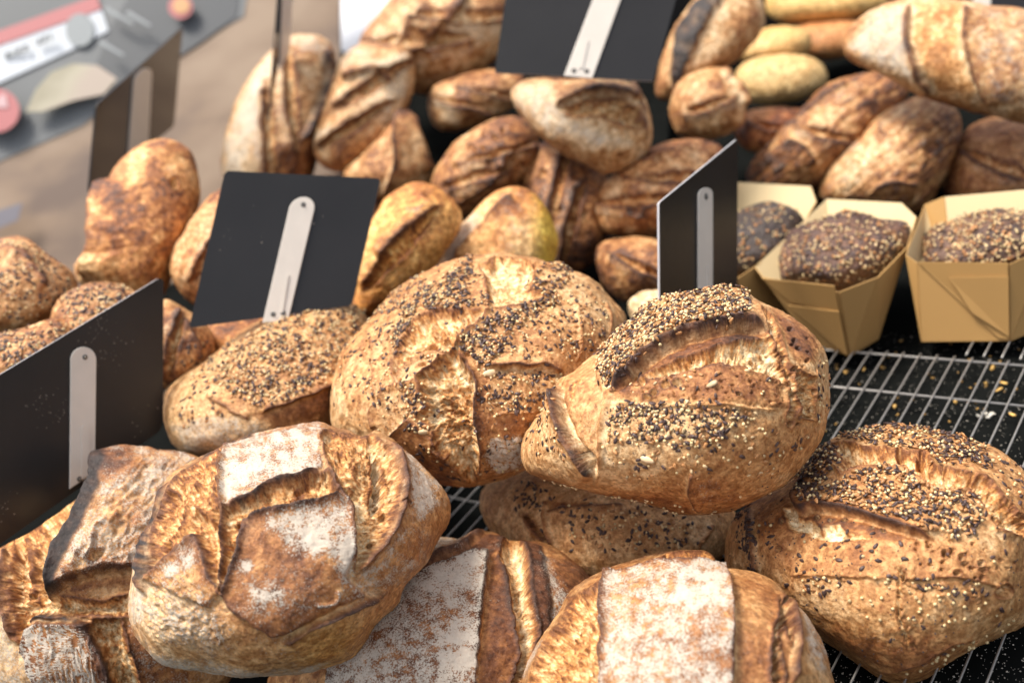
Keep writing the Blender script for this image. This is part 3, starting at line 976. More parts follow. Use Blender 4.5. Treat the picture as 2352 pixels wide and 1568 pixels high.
L.open_crumb(q((1850,975),(1915,1060),(1945,1200),(1920,1300),(1890,1230),(1870,1200),(1825,1250),(1855,1400),(1885,1568),(1880,1680),(1800,1680),(1790,1300),(1840,1110)), depth=0.012, w=10, ang=85, char=0.3, tone=0.0, holes=0.8, hs=14)
for c, rx, ry in (((1870,1080), 8, 7), ((1910,1160), 9, 8), ((1830,1300), 10, 9), ((1835,1370), 10, 8), ((1845,1440), 8, 9), ((1860,1520), 8, 8), ((1890,1010), 6, 5)):
    L.hole(q(c)[0], rx, ry, 0.010)
L.ear(q((1820,880),(1900,1000),(1955,1150),(1965,1290),(1940,1450),(1935,1600)), H=0.006, w=30, side=-1, char=0.6, charw=6)
L.ear(q((385,985),(480,880),(600,800),(850,730),(1100,680),(1250,680)), H=0.006, w=14, side=-1, char=0.5, charw=6)
L.ridge(q((120,1560),(180,1400),(260,1280)), w=5, H=0.003, flour=0.5)
L.paint(q((1900,890),(2000,960),(2150,1200),(2250,1500),(2200,1560),(2060,1420),(1990,1300),(1965,1130)), flour=0.46, bake=-0.12, soft=22, nz=0.8, ragged=True)
L.paint(q((2000,1400),(2250,1500),(2260,1700),(1960,1700)), bake=-0.15, soft=40)
L.finish("floured_loaf", "golden floured loaf with a wide powdery white band, nearest the viewer at the bottom", "bread loaf", G_FLOUR)

# --- round seeded loaf in the centre
q = conv(740.1, 570.2)
H5 = q((45,1000),(60,920),(90,840),(140,720),(220,600),(330,480),(400,400),(500,310),(650,200),(800,110),(920,70),(1040,45),(1200,25),(1350,50),(1500,80),(1590,95),(1640,72),(1700,130),(1800,180),(1900,240),(1965,320),(2040,400),(2085,480),(2098,540),(2080,680),(2000,900),(1830,1160),(1530,1430),(1320,1560),(1080,1632),(960,1642),(800,1610),(550,1540),(300,1420),(160,1320),(90,1250),(50,1120))
L = Loaf(H5, 0.93, 0.105, 0.42, n=330, seed=21, bake=0.34, vary=0.2)
L.open_crumb(q((690,910),(780,800),(870,725),(960,640),(940,720),(1000,830),(1065,930),(1052,1150),(1090,1400),(1060,1640),(900,1500),(770,1380),(760,1260),(640,1170),(720,1080),(690,1000)), depth=0.010, w=22, ang=62, char=0.12, tone=0.0, fib=0.0018, holes=0.55, hs=18)
L.open_crumb(q((640,480),(800,420),(1000,420),(1150,430),(1060,540),(960,640),(870,720),(700,720),(560,800),(500,900),(480,760),(560,580)), depth=0.010, w=22, ang=45, char=0.1, tone=0.05, holes=0.4)
L.open_crumb(q((1080,110),(1200,50),(1350,60),(1600,112),(1460,170),(1440,270),(1560,330),(1400,390),(1150,430),(1130,250)), depth=0.007, w=20, ang=-8, char=0.15, tone=0.0, fib=0.0024, holes=0.2)
L.ear(q((935,690),(1000,830),(1062,920),(1050,1150),(1088,1350),(1080,1450)), H=0.009, w=36, side=-1, char=0.30, charw=6)
L.ear(q((1160,430),(1050,540),(950,640),(930,700)), H=0.006, w=30, side=-1, char=0.12, charw=4)
L.ear(q((370,1080),(480,975),(640,930),(760,830),(870,725)), H=0.006, w=24, side=1, char=0.2, charw=4)
L.ear(q((1140,832),(1300,815),(1400,810),(1560,815),(1680,865)), H=0.005, w=30, side=-1, char=0.55, charw=3, under=0.003)
L.ridge(q((1180,1142),(1300,1132),(1480,1128)), w=3, H=0.0015, bake=-0.1)
L.ridge(q((490,540),(478,700),(505,880),(500,960)), w=5, H=-0.003, char=0.35)
L.ridge(q((340,600),(335,760),(360,880),(375,1060)), w=5, H=0.0028, bake=-0.12)
L.ridge(q((160,700),(135,830),(140,1000)), w=5, H=-0.002, bake=0.2)
L.ear(q((350,1250),(330,1140),(385,1070)), H=0.003, w=14, side=1, char=0.3)
L.ear(q((470,1310),(540,1240),(625,1160)), H=0.007, w=34, side=1, char=0.5, charw=4)
L.ridge(q((1730,300),(1770,520),(1780,680),(1750,800)), w=4, H=0.002, bake=-0.1)
L.ridge(q((1960,360),(1990,520),(1980,640)), w=4, H=0.002, bake=0.15)
L.paint(q((490,1310),(625,1165),(760,1270),(900,1510),(900,1640),(700,1640)), bake=0.26, soft=10)
L.paint(q((1060,1150),(1300,1140),(1480,1135),(1400,1400),(1300,1560),(1100,1600),(1080,1400)), bake=0.18, soft=20)
L.paint(q((1100,1420),(1170,1300),(1350,1285),(1400,1400),(1360,1520),(1200,1545)), flour=0.9, bake=-0.2, soft=10, lift=0.001)
L.wrinkle(q((1100,1420),(1170,1300),(1350,1285),(1400,1400),(1360,1520),(1200,1545)), ang=30, size=16, stretch=1.4, H=0.0014, soft=8, crack=0.9)
L.paint(q((1060,930),(1180,830),(1160,900),(1120,1050),(1110,1200),(1090,1350),(1060,1150)), bake=0.20, soft=9)
L.paint(q((1480,120),(1640,72),(1760,180),(2080,500),(2000,620),(1760,400)), bake=-0.06, soft=20)
L.paint(q((60,900),(110,860),(140,1000),(200,1200),(330,1300),(200,1380),(60,1200)), bake=-0.2, soft=24)
for c, rx, ry, a in (((735,665), 17, 13, 0), ((830,1040), 12, 7, 0), ((690,800), 8, 6, 0), ((910,1130), 10, 6, -30), ((1010,760), 8, 6, 0), ((860,1110), 6, 5, 0)):
    L.hole(q(c)[0], rx, ry, 0.006, a)
L.pits(q((650,900),(960,650),(1060,930),(1060,1500),(760,1380)), size=5, depth=0.003, frac=0.3)
DK = {'dark_flax': 0.46, 'tan_flax': 0.26, 'millet': 0.22, 'poppy': 0.06}
L.sow(q((940,690),(1050,590),(1150,500),(1400,390),(1560,330),(1620,360),(1450,460),(1280,590),(1230,720),(1130,840),(1030,770)), 560, DK, pile=0.0022)
L.sow(q((540,520),(560,400),(650,330),(850,190),(1030,60),(1060,130),(1000,250),(1020,400),(850,430),(740,430),(680,370),(620,480),(580,580)), 620, DK, pile=0.002)
L.sow(q((480,530),(640,460),(620,560),(540,720),(480,680)), 110, DK, pile=0.001)
L.sow(q((1430,180),(1690,120),(1700,230),(1500,330),(1420,260)), 170, DK, pile=0.001)
L.sow(q((1080,290),(1200,290),(1190,420),(1090,400)), 36, DK)
L.sow(q((1250,520),(1600,350),(1800,260),(2000,520),(1900,720),(1600,780),(1300,760)), 330)
L.sow(q((1100,880),(1300,850),(1650,860),(1650,940),(1480,1100),(1150,1130)), 260)
L.sow(q((420,960),(640,930),(760,1080),(760,1250),(640,1260),(520,1100),(400,1090)), 170)
L.sow(q((150,600),(450,420),(500,700),(480,900),(300,1000),(130,950)), 170)
L.sow(q((330,440),(520,300),(700,200),(640,330),(480,430)), 200, DK)
L.sow(q((500,1200),(1400,1150),(1350,1560),(800,1560)), 60)
L.sow(q((1160,880),(1220,880),(1220,920),(1160,920)), 1, {'sunflower': 1})
L.sow(q((690,1240),(780,1240),(780,1290),(690,1290)), 1, {'sunflower': 1})
L.sow(q((640,650),(960,640),(900,760),(700,800)), 26)
L.sow(q((60,900),(500,320),(1000,60),(1700,150),(2080,520),(1800,1100),(1000,1600),(200,1300)), 420, {'poppy': 0.7, 'dark_flax': 0.2, 'millet': 0.1})
L.finish("seeded_loaf", "round seeded loaf split into ridges, in the centre behind the floured loaf", "bread loaf", G_SEED)

# --- seeded loaf right of the centre, on top
q = conv(1170.2, 655.2)
H6 = q((740,330),(830,250),(900,190),(1000,130),(1090,75),(1180,80),(1300,66),(1450,42),(1530,20),(1570,28),(1640,68),(1700,125),(1830,180),(1950,220),(2060,300),(2130,400),(2175,500),(2190,650),(2195,800),(2180,930),(2150,1060),(2080,1160),(1980,1280),(1880,1380),(1700,1460),(1550,1530),(1400,1560),(1250,1560),(1000,1510),(850,1480),(700,1440),(500,1400),(300,1340),(150,1290),(100,1230),(80,1130),(100,1020),(170,920),(250,800),(310,720),(335,660),(380,635),(480,590),(600,480),(680,410))
L = Loaf(H6, 0.80, 0.10, 0.33, n=330, seed=33, bake=0.27, vary=0.15)
L.paint(q((1300,1150),(1900,900),(2160,1000),(2000,1300),(1500,1540),(1100,1500)), bake=0.14, soft=60)
L.paint(q((1230,1300),(1600,1380),(1800,1440),(1400,1570),(1260,1500)), bake=0.14, soft=16, flour=0.12, nz=0.6)
L.paint(q((120,1270),(500,1360),(900,1440),(1250,1500),(1250,1570),(600,1430),(150,1300)), bake=0.26, soft=14)
L.paint(q((700,760),(960,650),(1400,565),(1860,650),(1920,840),(1500,830),(1100,800)), bake=0.24, soft=16, lift=0.003)
L.open_crumb(q((940,610),(1100,525),(1300,455),(1550,400),(1790,375),(1900,560),(1945,720),(1860,650),(1600,565),(1400,562),(1200,612),(1000,650),(900,650)), depth=0.008, w=16, ang=-75, char=0.15, tone=-0.12, fib=0.003, holes=0.5, hs=12)
L.open_crumb(q((1690,125),(1800,200),(1860,330),(1910,480),(1960,660),(1990,850),(1960,985),(1920,900),(1930,720),(1880,560),(1790,380),(1790,330),(1730,240)), depth=0.006, w=18, ang=62, char=0.12, tone=0.06, fib=0.003, holes=0.3)
L.open_crumb(q((1960,560),(2100,640),(2100,930),(2010,900),(1970,760)), depth=0.003, w=16, ang=50, char=0.1, tone=0.06, fib=0.002, holes=0.6)
L.paint(q((1810,175),(1950,220),(2060,300),(2115,420),(2090,520),(2000,520),(1900,360)), bake=0.40, soft=14)
L.paint(q((700,745),(860,590),(1010,470),(1200,372),(1450,310),(1650,300),(1780,345),(1700,385),(1500,405),(1300,450),(1100,520),(960,600),(800,740)), bake=0.46, soft=8)
L.ear(q((680,760),(760,690),(850,590),(1000,465),(1200,365),(1450,305),(1650,295),(1790,345)), H=0.010, w=44, side=-1, char=0.75, charw=4, under=0.004)
L.paint(q((1580,230),(1700,240),(1790,345),(1650,330),(1560,290)), char=0.5, soft=12)
L.ear(q((330,640),(340,800),(370,920),(430,1070),(520,1190),(610,1310)), H=0.009, w=26, side=1, char=0.8, charw=4, under=0.006)
L.paint(q((360,660),(480,590),(600,500),(665,740),(690,800),(645,950),(625,1290),(500,1150),(400,1000),(352,820)), bake=0.10, soft=10)
L.open_crumb(q((430,700),(480,650),(520,700),(480,780),(450,820)), depth=0.002, w=8, ang=70, char=0.0, tone=0.1, fib=0.001, holes=0.3, lip=0)
L.open_crumb(q((470,1080),(560,1180),(600,1290),(520,1190)), depth=0.004, w=8, ang=50, char=0.0, tone=-0.1, fib=0.001, lip=0)
for c, r, h in (((500,730), 26, 0.003), ((560,910), 24, 0.003), ((480,860), 18, 0.002), ((590,820), 16, 0.002)):
    cc = np.array(q(c)[0]); dd = np.hypot(*(L.px - cc).T)
    L.disp += h * np.exp(-(dd / r) ** 2) * L.edge
L.ridge(q((600,540),(660,700),(690,800),(655,900),(630,1020),(620,1200),(625,1380)), w=7, H=0.0035, bake=-0.14)
L.ridge(q((690,825),(1000,832),(1400,832),(1650,852),(1890,862)), w=4, H=0.0022, bake=-0.14)
L.ear(q((1265,1270),(1235,1400),(1262,1500),(1340,1550)), H=0.004, w=20, side=-1, char=0.25, charw=3)
L.ear(q((130,1265),(300,1330),(600,1400),(750,1450)), H=0.003, w=14, side=-1, char=0.2, charw=4)
for c, rx, ry, a in (((918,668), 8, 15, -15), ((1080,692), 11, 10, 0), ((1160,685), 13, 11, 0), ((1000,745), 8, 8, 0), ((950,772), 9, 6, 0), ((855,625), 6, 9, 30), ((365,780), 5, 5, 0), ((1570,760), 6, 5, 0), ((1240,490), 5, 5, 0), ((1945,955), 7, 8, 0), ((395,828), 6, 4, 0), ((1950,860), 8, 9, 0), ((2010,820), 6, 7, 0)):
    L.hole(q(c)[0], rx, ry, 0.005, a)
L.pits(q((1840,200),(2060,320),(2110,900),(1960,980),(1880,560)), size=5, depth=0.0035, frac=0.28, dark=0.5)
L.pits(q((700,760),(960,650),(1400,565),(1860,650),(1920,840),(1500,830),(1100,800)), size=3.5, depth=0.0015, frac=0.25, dark=0.3)
MX = {'dark_flax': 0.30, 'tan_flax': 0.24, 'millet': 0.22, 'sesame': 0.13, 'poppy': 0.05}
L.sow(q((700,400),(760,300),(1000,130),(1300,68),(1540,25),(1630,80),(1640,220),(1560,290),(1300,325),(1100,400),(950,500),(760,690),(690,730),(650,560),(630,450)), 2150, MX, pile=0.0026, soft=6)
L.sow(q((1080,110),(1340,200),(1250,240),(1000,200),(1500,120)), 5, {'sunflower': 1})
L.sow(q((700,890),(770,830),(1000,815),(1300,800),(1560,870),(1690,910),(1560,1000),(1400,1090),(1200,1120),(900,1090),(710,1040)), 430, {'dark_flax': 0.38, 'tan_flax': 0.22, 'millet': 0.24, 'sesame': 0.12}, pile=0.0012)
L.sow(q((690,880),(1000,820),(1400,850),(1400,1000),(900,1050)), 500, {'poppy': 1})
L.sow(q((660,1000),(1000,1080),(1450,1050),(1500,1250),(1100,1280),(750,1330),(680,1200)), 85)
L.sow(q((120,1000),(250,800),(340,690),(350,850),(430,1080),(460,1170),(200,1180)), 105)
L.sow(q((1450,880),(1750,900),(1900,1100),(1750,1300),(1450,1200)), 52)
L.sow(q((880,650),(1400,570),(1860,670),(1880,820),(1300,800),(900,780)), 34)
L.sow(q((1320,690),(1380,690),(1380,740),(1320,740)), 1, {'sunflower': 1})
L.sow(q((890,1170),(950,1170),(950,1210),(890,1210)), 1, {'sunflower': 1})
L.sow(q((600,480),(680,420),(720,560),(680,740),(610,620)), 50)
L.sow(q((150,1280),(400,1340),(1000,1490),(1400,1550),(1000,1540),(300,1370)), 44, {'millet': 0.6, 'sesame': 0.4})
L.sow(q((1800,1200),(2080,1050),(2190,700),(2150,500),(2100,600),(2100,1000)), 70, {'millet': 0.4, 'tan_flax': 0.3, 'dark_flax': 0.3})
L.sow(q((700,1200),(2000,1000),(1900,1350),(1300,1540)), 50, {'sesame': 0.4, 'poppy': 0.3, 'tan_flax': 0.3})
L.finish("seeded_loaf", "tan seeded loaf with a pointed nose and one long split, before the paper moulds", "bread loaf", G_SEED)

# --- seeded loaf at the lower right
q = conv(1568.1, 960.1)
H7 = q((300,780),(380,650),(480,560),(640,470),(790,360),(900,250),(1000,150),(1150,100),(1300,60),(1380,50),(1430,35),(1470,55),(1600,72),(1800,130),(1950,150),(2050,185),(2200,255),(2350,380),(2450,500),(2510,700),(2490,900),(2430,1150),(2352,1372),(2250,1450),(2000,1600),(1800,1720),(1650,1800),(1480,1822),(1300,1760),(1070,1600),(900,1480),(650,1300),(430,1160),(310,1080),(268,1000),(270,880))
L = Loaf(H7, 0.78, 0.095, 0.42, n=330, seed=44, bake=0.40, vary=0.18)
L.open_crumb(q((1000,170),(1250,205),(1650,225),(1750,325),(2100,425),(2220,560),(2400,740),(2352,830),(2150,780),(2040,625),(1990,505),(1760,492),(1620,412),(1530,335),(1250,345),(1100,405),(1060,335),(1080,280)), depth=0.009, w=20, ang=50, char=0.12, tone=0.10, fib=0.0026, holes=0.4, hs=16)
L.open_crumb(q((690,610),(780,630),(800,690),(905,700),(950,785),(965,720),(1080,720),(1130,785),(1340,832),(1100,855),(950,835),(720,755)), depth=0.003, w=14, ang=20, char=0.0, tone=-0.32, fib=0.0018, holes=0.3, lip=0.001)
L.paint(q((780,620),(1000,600),(1300,680),(1600,785),(1720,835),(1400,850),(1130,745),(960,775),(885,700),(795,680)), bake=0.24, soft=8)
L.tint *= 1
L.paint(q((500,680),(700,760),(1100,860),(1500,860),(2000,900),(2200,1100),(1600,1090),(900,1075),(600,1020)), bake=0.06, soft=30, lift=0.002)
L.ear(q((755,440),(765,540),(790,620),(900,615),(1050,625),(1300,690),(1600,790),(1750,850)), H=0.007, w=32, side=-1, char=0.3, charw=5, under=0.002)
L.ear(q((470,600),(465,800),(490,950),(480,1080)), H=0.004, w=20, side=1, char=0.4, charw=5)
L.paint(q((270,900),(330,740),(470,620),(465,800),(488,950),(480,1080),(330,1080)), bake=-0.12, soft=10)
L.ear(q((690,1078),(900,1080),(1100,1085),(1300,1095),(1480,1100)), H=0.002, w=20, side=-1, char=0.05, charw=2)
L.ear(q((1480,1120),(1700,1100),(1900,1095),(2080,1130),(2200,1200)), H=0.002, w=20, side=-1, char=0.12, charw=2)
L.open_crumb(q((1475,1000),(1520,1060),(1530,1110),(1500,1150),(1520,1200),(1510,1330),(1530,1450),(1600,1580),(1560,1580),(1490,1470),(1470,1330),(1480,1150)), depth=0.0012, w=8, ang=80, char=0.12, tone=-0.1, holes=0.4, hs=9, lip=0.0006)
for c, rx, ry, a in (((1805,935), 8, 11, -10), ((1915,960), 7, 9, 0), ((1925,1002), 6, 5, 0), ((1690,880), 6, 5, 0), ((2200,1185), 20, 17, 0), ((2040,1000), 7, 9, 20), ((1885,1065), 9, 8, 0), ((1520,1095), 6, 12, 10), ((915,670), 5, 8, 0), ((1010,690), 5, 4, 0), ((1110,685), 8, 5, 0), ((1380,770), 6, 4, 30), ((1305,745), 5, 4, 0), ((680,705), 5, 7, 0), ((660,905), 5, 8, 0), ((1490,235), 8, 12, 0), ((1640,280), 10, 12, 0)):
    L.hole(q(c)[0], rx, ry, 0.006, a)
L.pits(q((1600,820),(2000,850),(2300,1000),(2300,1200),(1900,1080),(1600,1000)), size=5, depth=0.003, frac=0.3, dark=0.3)
L.paint(q((700,1150),(1100,1120),(1180,1300),(1000,1420),(800,1300)), bake=-0.16, soft=26, nz=0.4)
L.paint(q((900,1450),(1500,1500),(2000,1500),(1700,1790),(1480,1822),(1100,1620)), bake=0.12, soft=40)
L.ear(q((1300,1760),(1600,1680),(1800,1560),(2050,1490)), H=0.003, w=16, side=-1, char=0.1)
MX7 = {'dark_flax': 0.44, 'tan_flax': 0.26, 'millet': 0.24, 'poppy': 0.06}
L.sow(q((1060,130),(1300,60),(1600,75),(1900,140),(2050,200),(2130,280),(2120,345),(1950,320),(1800,330),(1700,300),(1650,215),(1300,190),(1130,150)), 900, MX7, pile=0.0024, soft=5)
L.sow(q((870,280),(960,190),(1050,200),(1100,320),(1050,360),(1000,440),(950,570),(800,570),(790,400)), 500, {'dark_flax': 0.55, 'tan_flax': 0.15, 'millet': 0.2, 'poppy': 0.05}, pile=0.002, soft=5)
L.sow(q((1060,480),(1250,360),(1540,350),(1600,420),(1750,500),(2000,520),(2035,600),(2040,740),(1900,820),(1700,800),(1500,720),(1250,660),(1000,600),(820,600),(950,560)), 1000, {'dark_flax': 0.34, 'tan_flax': 0.37, 'millet': 0.24, 'poppy': 0.05}, pile=0.002, soft=6)
L.sow(q((1720,200),(1780,200),(1780,240),(1720,240)), 1, {'sunflower': 1})
L.sow(q((340,700),(450,600),(480,800),(480,1050),(400,900)), 130, {'dark_flax': 0.8, 'poppy': 0.2})
L.sow(q((720,1090),(1100,1090),(1100,1200),(800,1180)), 40, MX7)
L.sow(q((1380,1090),(1700,1100),(2050,1130),(2000,1260),(1500,1200)), 80, MX7)
L.sow(q((1100,1200),(2100,1250),(2100,1350),(1500,1450)), 44, {'millet': 0.6, 'tan_flax': 0.2, 'poppy': 0.2})
L.sow(q((500,700),(1500,820),(2100,950),(2000,1060),(700,1060)), 70, {'dark_flax': 0.4, 'poppy': 0.4, 'millet': 0.2})
L.sow(q((2150,280),(2400,420),(2450,700),(2300,700)), 60, MX7)
L.sow(q((1500,1780),(1800,1680),(2100,1500),(2352,1350),(2200,1420),(1700,1660)), 34, {'millet': 0.7, 'tan_flax': 0.3})
L.sow(q((300,800),(900,300),(1900,300),(2400,600),(2300,1300),(1500,1700),(500,1150)), 320, {'poppy': 0.8, 'dark_flax': 0.2})
L.finish("seeded_loaf", "wide brown seeded loaf with three seeded bands, on the wire rack at lower right", "bread loaf", G_SEED)

# --- seeded loaf in the shade beneath
q = conv(1170.2, 1045.6)
H8 = [(1105,1150),(1112,1120),(1140,1095),(1200,1070),(1350,1050),(1500,1060),(1620,1110),(1690,1180),(1690,1250),(1640,1300),(1560,1340),(1450,1360),(1330,1350),(1220,1300),(1150,1240),(1115,1190)]
L = Loaf(H8, 0.92, 0.075, 0.45, n=200, seed=51, bake=0.34)
L.paint(q((240,310),(800,340),(240,385)), bake=0.3, soft=8)
L.ear(q((235,385),(500,360),(820,340)), H=0.003, w=20, side=1, char=0.6, charw=4)
L.open_crumb(q((80,410),(130,420),(220,520),(280,620),(230,610),(150,500)), depth=0.01, w=8, ang=50, tone=0.4, char=0.3)
L.ridge(q((240,300),(230,400),(270,560),(290,620)), w=5, H=0.003, bake=-0.1)
L.ridge(q((1400,480),(1330,580),(1280,650)), w=5, H=0.003, bake=-0.1)
L.sow(q((350,380),(800,360),(1200,420),(1200,620),(850,640),(500,600)), 210)
L.sow(q((0,200),(200,200),(200,400),(60,400)), 45, {'dark_flax': 0.8, 'poppy': 0.2})
L.sow(q((200,200),(1400,300),(1400,600),(300,650)), 80)
L.finish("seeded_loaf", "shaded seeded loaf wedged underneath the tan seeded loaf with the pointed nose", "bread loaf", G_SEED)

# --- seeded loaf behind the floured one, left
q = conv(0, 0)
H9 = [(375,930),(385,890),(440,840),(510,795),(600,740),(680,705),(760,690),(820,705),(850,760),(860,860),(830,950),(770,990),(690,1030),(600,1045),(500,1050),(430,1042),(395,1015),(380,975)]
L = Loaf(H9, 1.02, 0.09, 0.4, n=220, seed=62, bake=0.32)
L.paint([(590,950),(700,915),(790,870),(850,830),(860,900),(760,940),(640,990)], bake=0.26, soft=8)
L.ear([(590,950),(690,915),(780,875),(850,820)], H=0.008, w=34, side=-1, char=0.3, charw=4)
L.ear([(470,905),(520,935),(575,965)], H=0.003, w=16, side=-1, char=0.5, charw=3)
L.paint([(390,980),(480,950),(600,970),(640,1000),(560,1040),(430,1040)], flour=0.45, bake=-0.2, soft=14, nz=0.4)
L.paint([(380,940),(440,850),(520,830),(500,920),(440,960)], bake=-0.1, soft=16)
L.sow([(460,850),(540,790),(620,745),(700,705),(790,700),(835,730),(790,830),(740,880),(620,930),(540,900)], 1900, {'dark_flax': 0.34, 'tan_flax': 0.24, 'millet': 0.22, 'sesame': 0.2}, pile=0.0018)
L.sow([(400,930),(470,860),(600,930),(520,970),(420,980)], 90)
L.finish("seeded_loaf", "tapering seeded loaf behind the big floured loaf, under the tilted sign", "bread loaf", G_SEED)
# ------------------------------------------------------------------ the loaves behind, out of focus
G_BACK = "loaves heaped on the far part of the stall"
G_LONG = "long dark loaves lying side by side"
G_ROLL = "pale rolls at the back"
def back(outline, depth, T, label, name="bread_loaf", cat="bread loaf", group=G_BACK, bake=0.5, tilt=0.3, edit=None, n=96, seed=None, vary=0.42, tint=None, nparts=300, lump=0.004, cuts=None, **kw):
    back.k += 1
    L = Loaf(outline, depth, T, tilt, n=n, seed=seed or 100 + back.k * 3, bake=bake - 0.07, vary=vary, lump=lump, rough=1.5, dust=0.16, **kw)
    if tint is not None: L.tint *= np.array(tint)
    if cuts: artisan(L, **cuts)
    if edit: edit(L)
    return L.finish(name, label, cat, group, nparts=nparts)
back.k = 0
DARKMIX = {'dark_flax': 0.5, 'tan_flax': 0.2, 'millet': 0.2, 'sesame': 0.1}

# left edge
def e(L):
    L.sow([(-40,600),(30,550),(120,600),(170,660),(90,720),(0,720)], 420, DARKMIX)
    L.ridge([(0,570),(60,600),(110,660)], w=12, H=0.006, bake=0.2)
back([(-60,640),(-20,560),(20,540),(60,545),(110,590),(160,630),(180,680),(150,730),(60,765),(-20,770),(-60,720)], 1.10, 0.07, "seeded golden loaf cut off by the left edge, above the lowest sign", "seeded_loaf", group=G_SEED, bake=0.45, edit=e, n=120)
def e(L):
    L.sow([(140,700),(200,665),(290,660),(300,720),(200,760)], 420, DARKMIX)
    L.ear([(150,690),(220,670),(300,690)], H=0.006, w=20, side=1, char=0.3)
back([(120,740),(140,690),(200,655),(270,655),(320,680),(350,730),(330,800),(240,860),(150,830)], 1.03, 0.06, "grey brown seeded loaf peeping over the sign at the left edge", "seeded_loaf", group=G_SEED, bake=0.5, edit=e, n=120)
def e(L):
    L.sow([(-20,780),(80,755),(150,740),(150,800),(40,850)], 360, DARKMIX)
back([(-60,830),(-20,775),(60,755),(130,730),(175,760),(170,840),(80,890),(-30,900)], 0.98, 0.06, "seeded loaf low at the left edge just above the nearest sign", "seeded_loaf", group=G_SEED, bake=0.4, edit=e, n=120)
def e(L):
    L.ear([(390,720),(430,760),(460,830)], H=0.006, w=24, side=1, char=0.2)
    L.sow([(430,790),(490,780),(480,850),(420,860)], 70, DARKMIX)
back([(330,760),(350,700),(385,685),(430,715),(470,750),(492,800),(480,850),(430,890),(370,900),(330,860)], 1.06, 0.06, "brown loaf between the two nearest signs", bake=0.5, edit=e, n=120, cuts=dict(cuts=1,slant=20))
back([(420,740),(500,720),(620,715),(700,740),(720,800),(600,850),(480,830)], 1.10, 0.05, "orange brown loaf glimpsed under the tilted sign", bake=0.55, tint=(1.1, 1, 0.85))
# upright brown loaf
def e(L):
    L.ear([(245,400),(225,480),(220,560),(205,640)], H=0.014, w=26, side=-1, char=0.25, charw=6)
    L.paint([(205,470),(235,430),(232,560),(215,660),(185,640)], bake=-0.4, soft=8)
    L.paint([(300,345),(345,345),(320,430),(290,440)], bake=-0.35, soft=12)
    L.paint([(360,340),(440,360),(450,440),(400,430)], bake=-0.15, soft=20)
    L.paint([(240,420),(300,430),(330,480),(260,560)], bake=0.2, soft=20)
    L.hole((400,420), 10, 16, 0.006)
    L.paint([(180,600),(260,590),(270,660),(190,660)], bake=-0.4, soft=14, lift=0.006)
back([(172,610),(200,560),(205,480),(235,420),(280,360),(330,330),(385,322),(435,345),(458,400),(455,480),(430,560),(400,630),(370,690),(330,720),(280,710),(230,670),(185,650)], 1.20, 0.065, "upright golden brown loaf with a pale torn side, in front of the printed banner", bake=0.6, edit=e, n=140, tint=(1.12, 1.0, 0.8), cuts=None)
back([(395,620),(410,560),(450,490),(490,440),(530,430),(560,500),(560,600),(520,680),(470,700),(420,680)], 1.16, 0.05, "smooth pinkish brown loaf half hidden behind the tilted sign", bake=0.36, n=110, tint=(1.05, 0.95, 0.88), cuts=dict(cuts=1,slant=15,H=0.004))
# golden pair
def e(L):
    L.ridge([(870,600),(930,520),(980,450)], w=26, H=0.006, bake=0.12)
    L.ridge([(840,640),(860,520),(900,450)], w=10, H=0.002, bake=-0.35)
back([(808,720),(820,650),(835,560),(860,490),(900,445),(950,424),(1000,432),(1045,465),(1060,510),(1030,570),(970,640),(900,700),(840,732)], 1.13, 0.06, "golden orange loaf leaning to the right of the tilted sign", bake=0.42, edit=e, n=130, tint=(1.18, 1.02, 0.62), vary=0.22, cuts=dict(cuts=1,slant=8,wid=0.2,H=0.006))
def e(L):
    L.paint([(1160,520),(1230,460),(1300,540),(1260,640),(1180,620)], soft=26, bake=-0.25)
    L.ear([(1040,600),(1100,530),(1180,450)], H=0.008, w=30, side=1, char=0.4, charw=6)
    L.paint([(1010,620),(1030,560),(1090,490),(1110,500),(1060,580)], flour=0.6, bake=-0.2, soft=8)
    L.paint([(1130,470),(1190,440),(1240,480),(1200,560),(1130,600)], bake=0.15, soft=20, flour=0.2, nz=0.8)
    m = sstep(1205, 1262, L.px[:, 0])[:, None]
    L.tint *= 1 - m * (1 - np.array([0.95, 1.08, 0.35]))
    L.ridge([(1010,590),(1080,520),(1150,460)], w=14, H=0.004, bake=-0.25)
    L.paint([(1120,450),(1200,430),(1260,480),(1180,520)], bake=0.16, soft=20)
back([(985,640),(1010,580),(1050,530),(1100,475),(1150,440),(1195,432),(1240,455),(1270,500),(1280,550),(1265,610),(1220,660),(1120,690),(1030,690)], 1.18, 0.06, "golden loaf with a yellow right side, just above the round seeded loaf", bake=0.34, edit=e, n=130, tint=(1.15, 1.0, 0.75), vary=0.22, cuts=None)
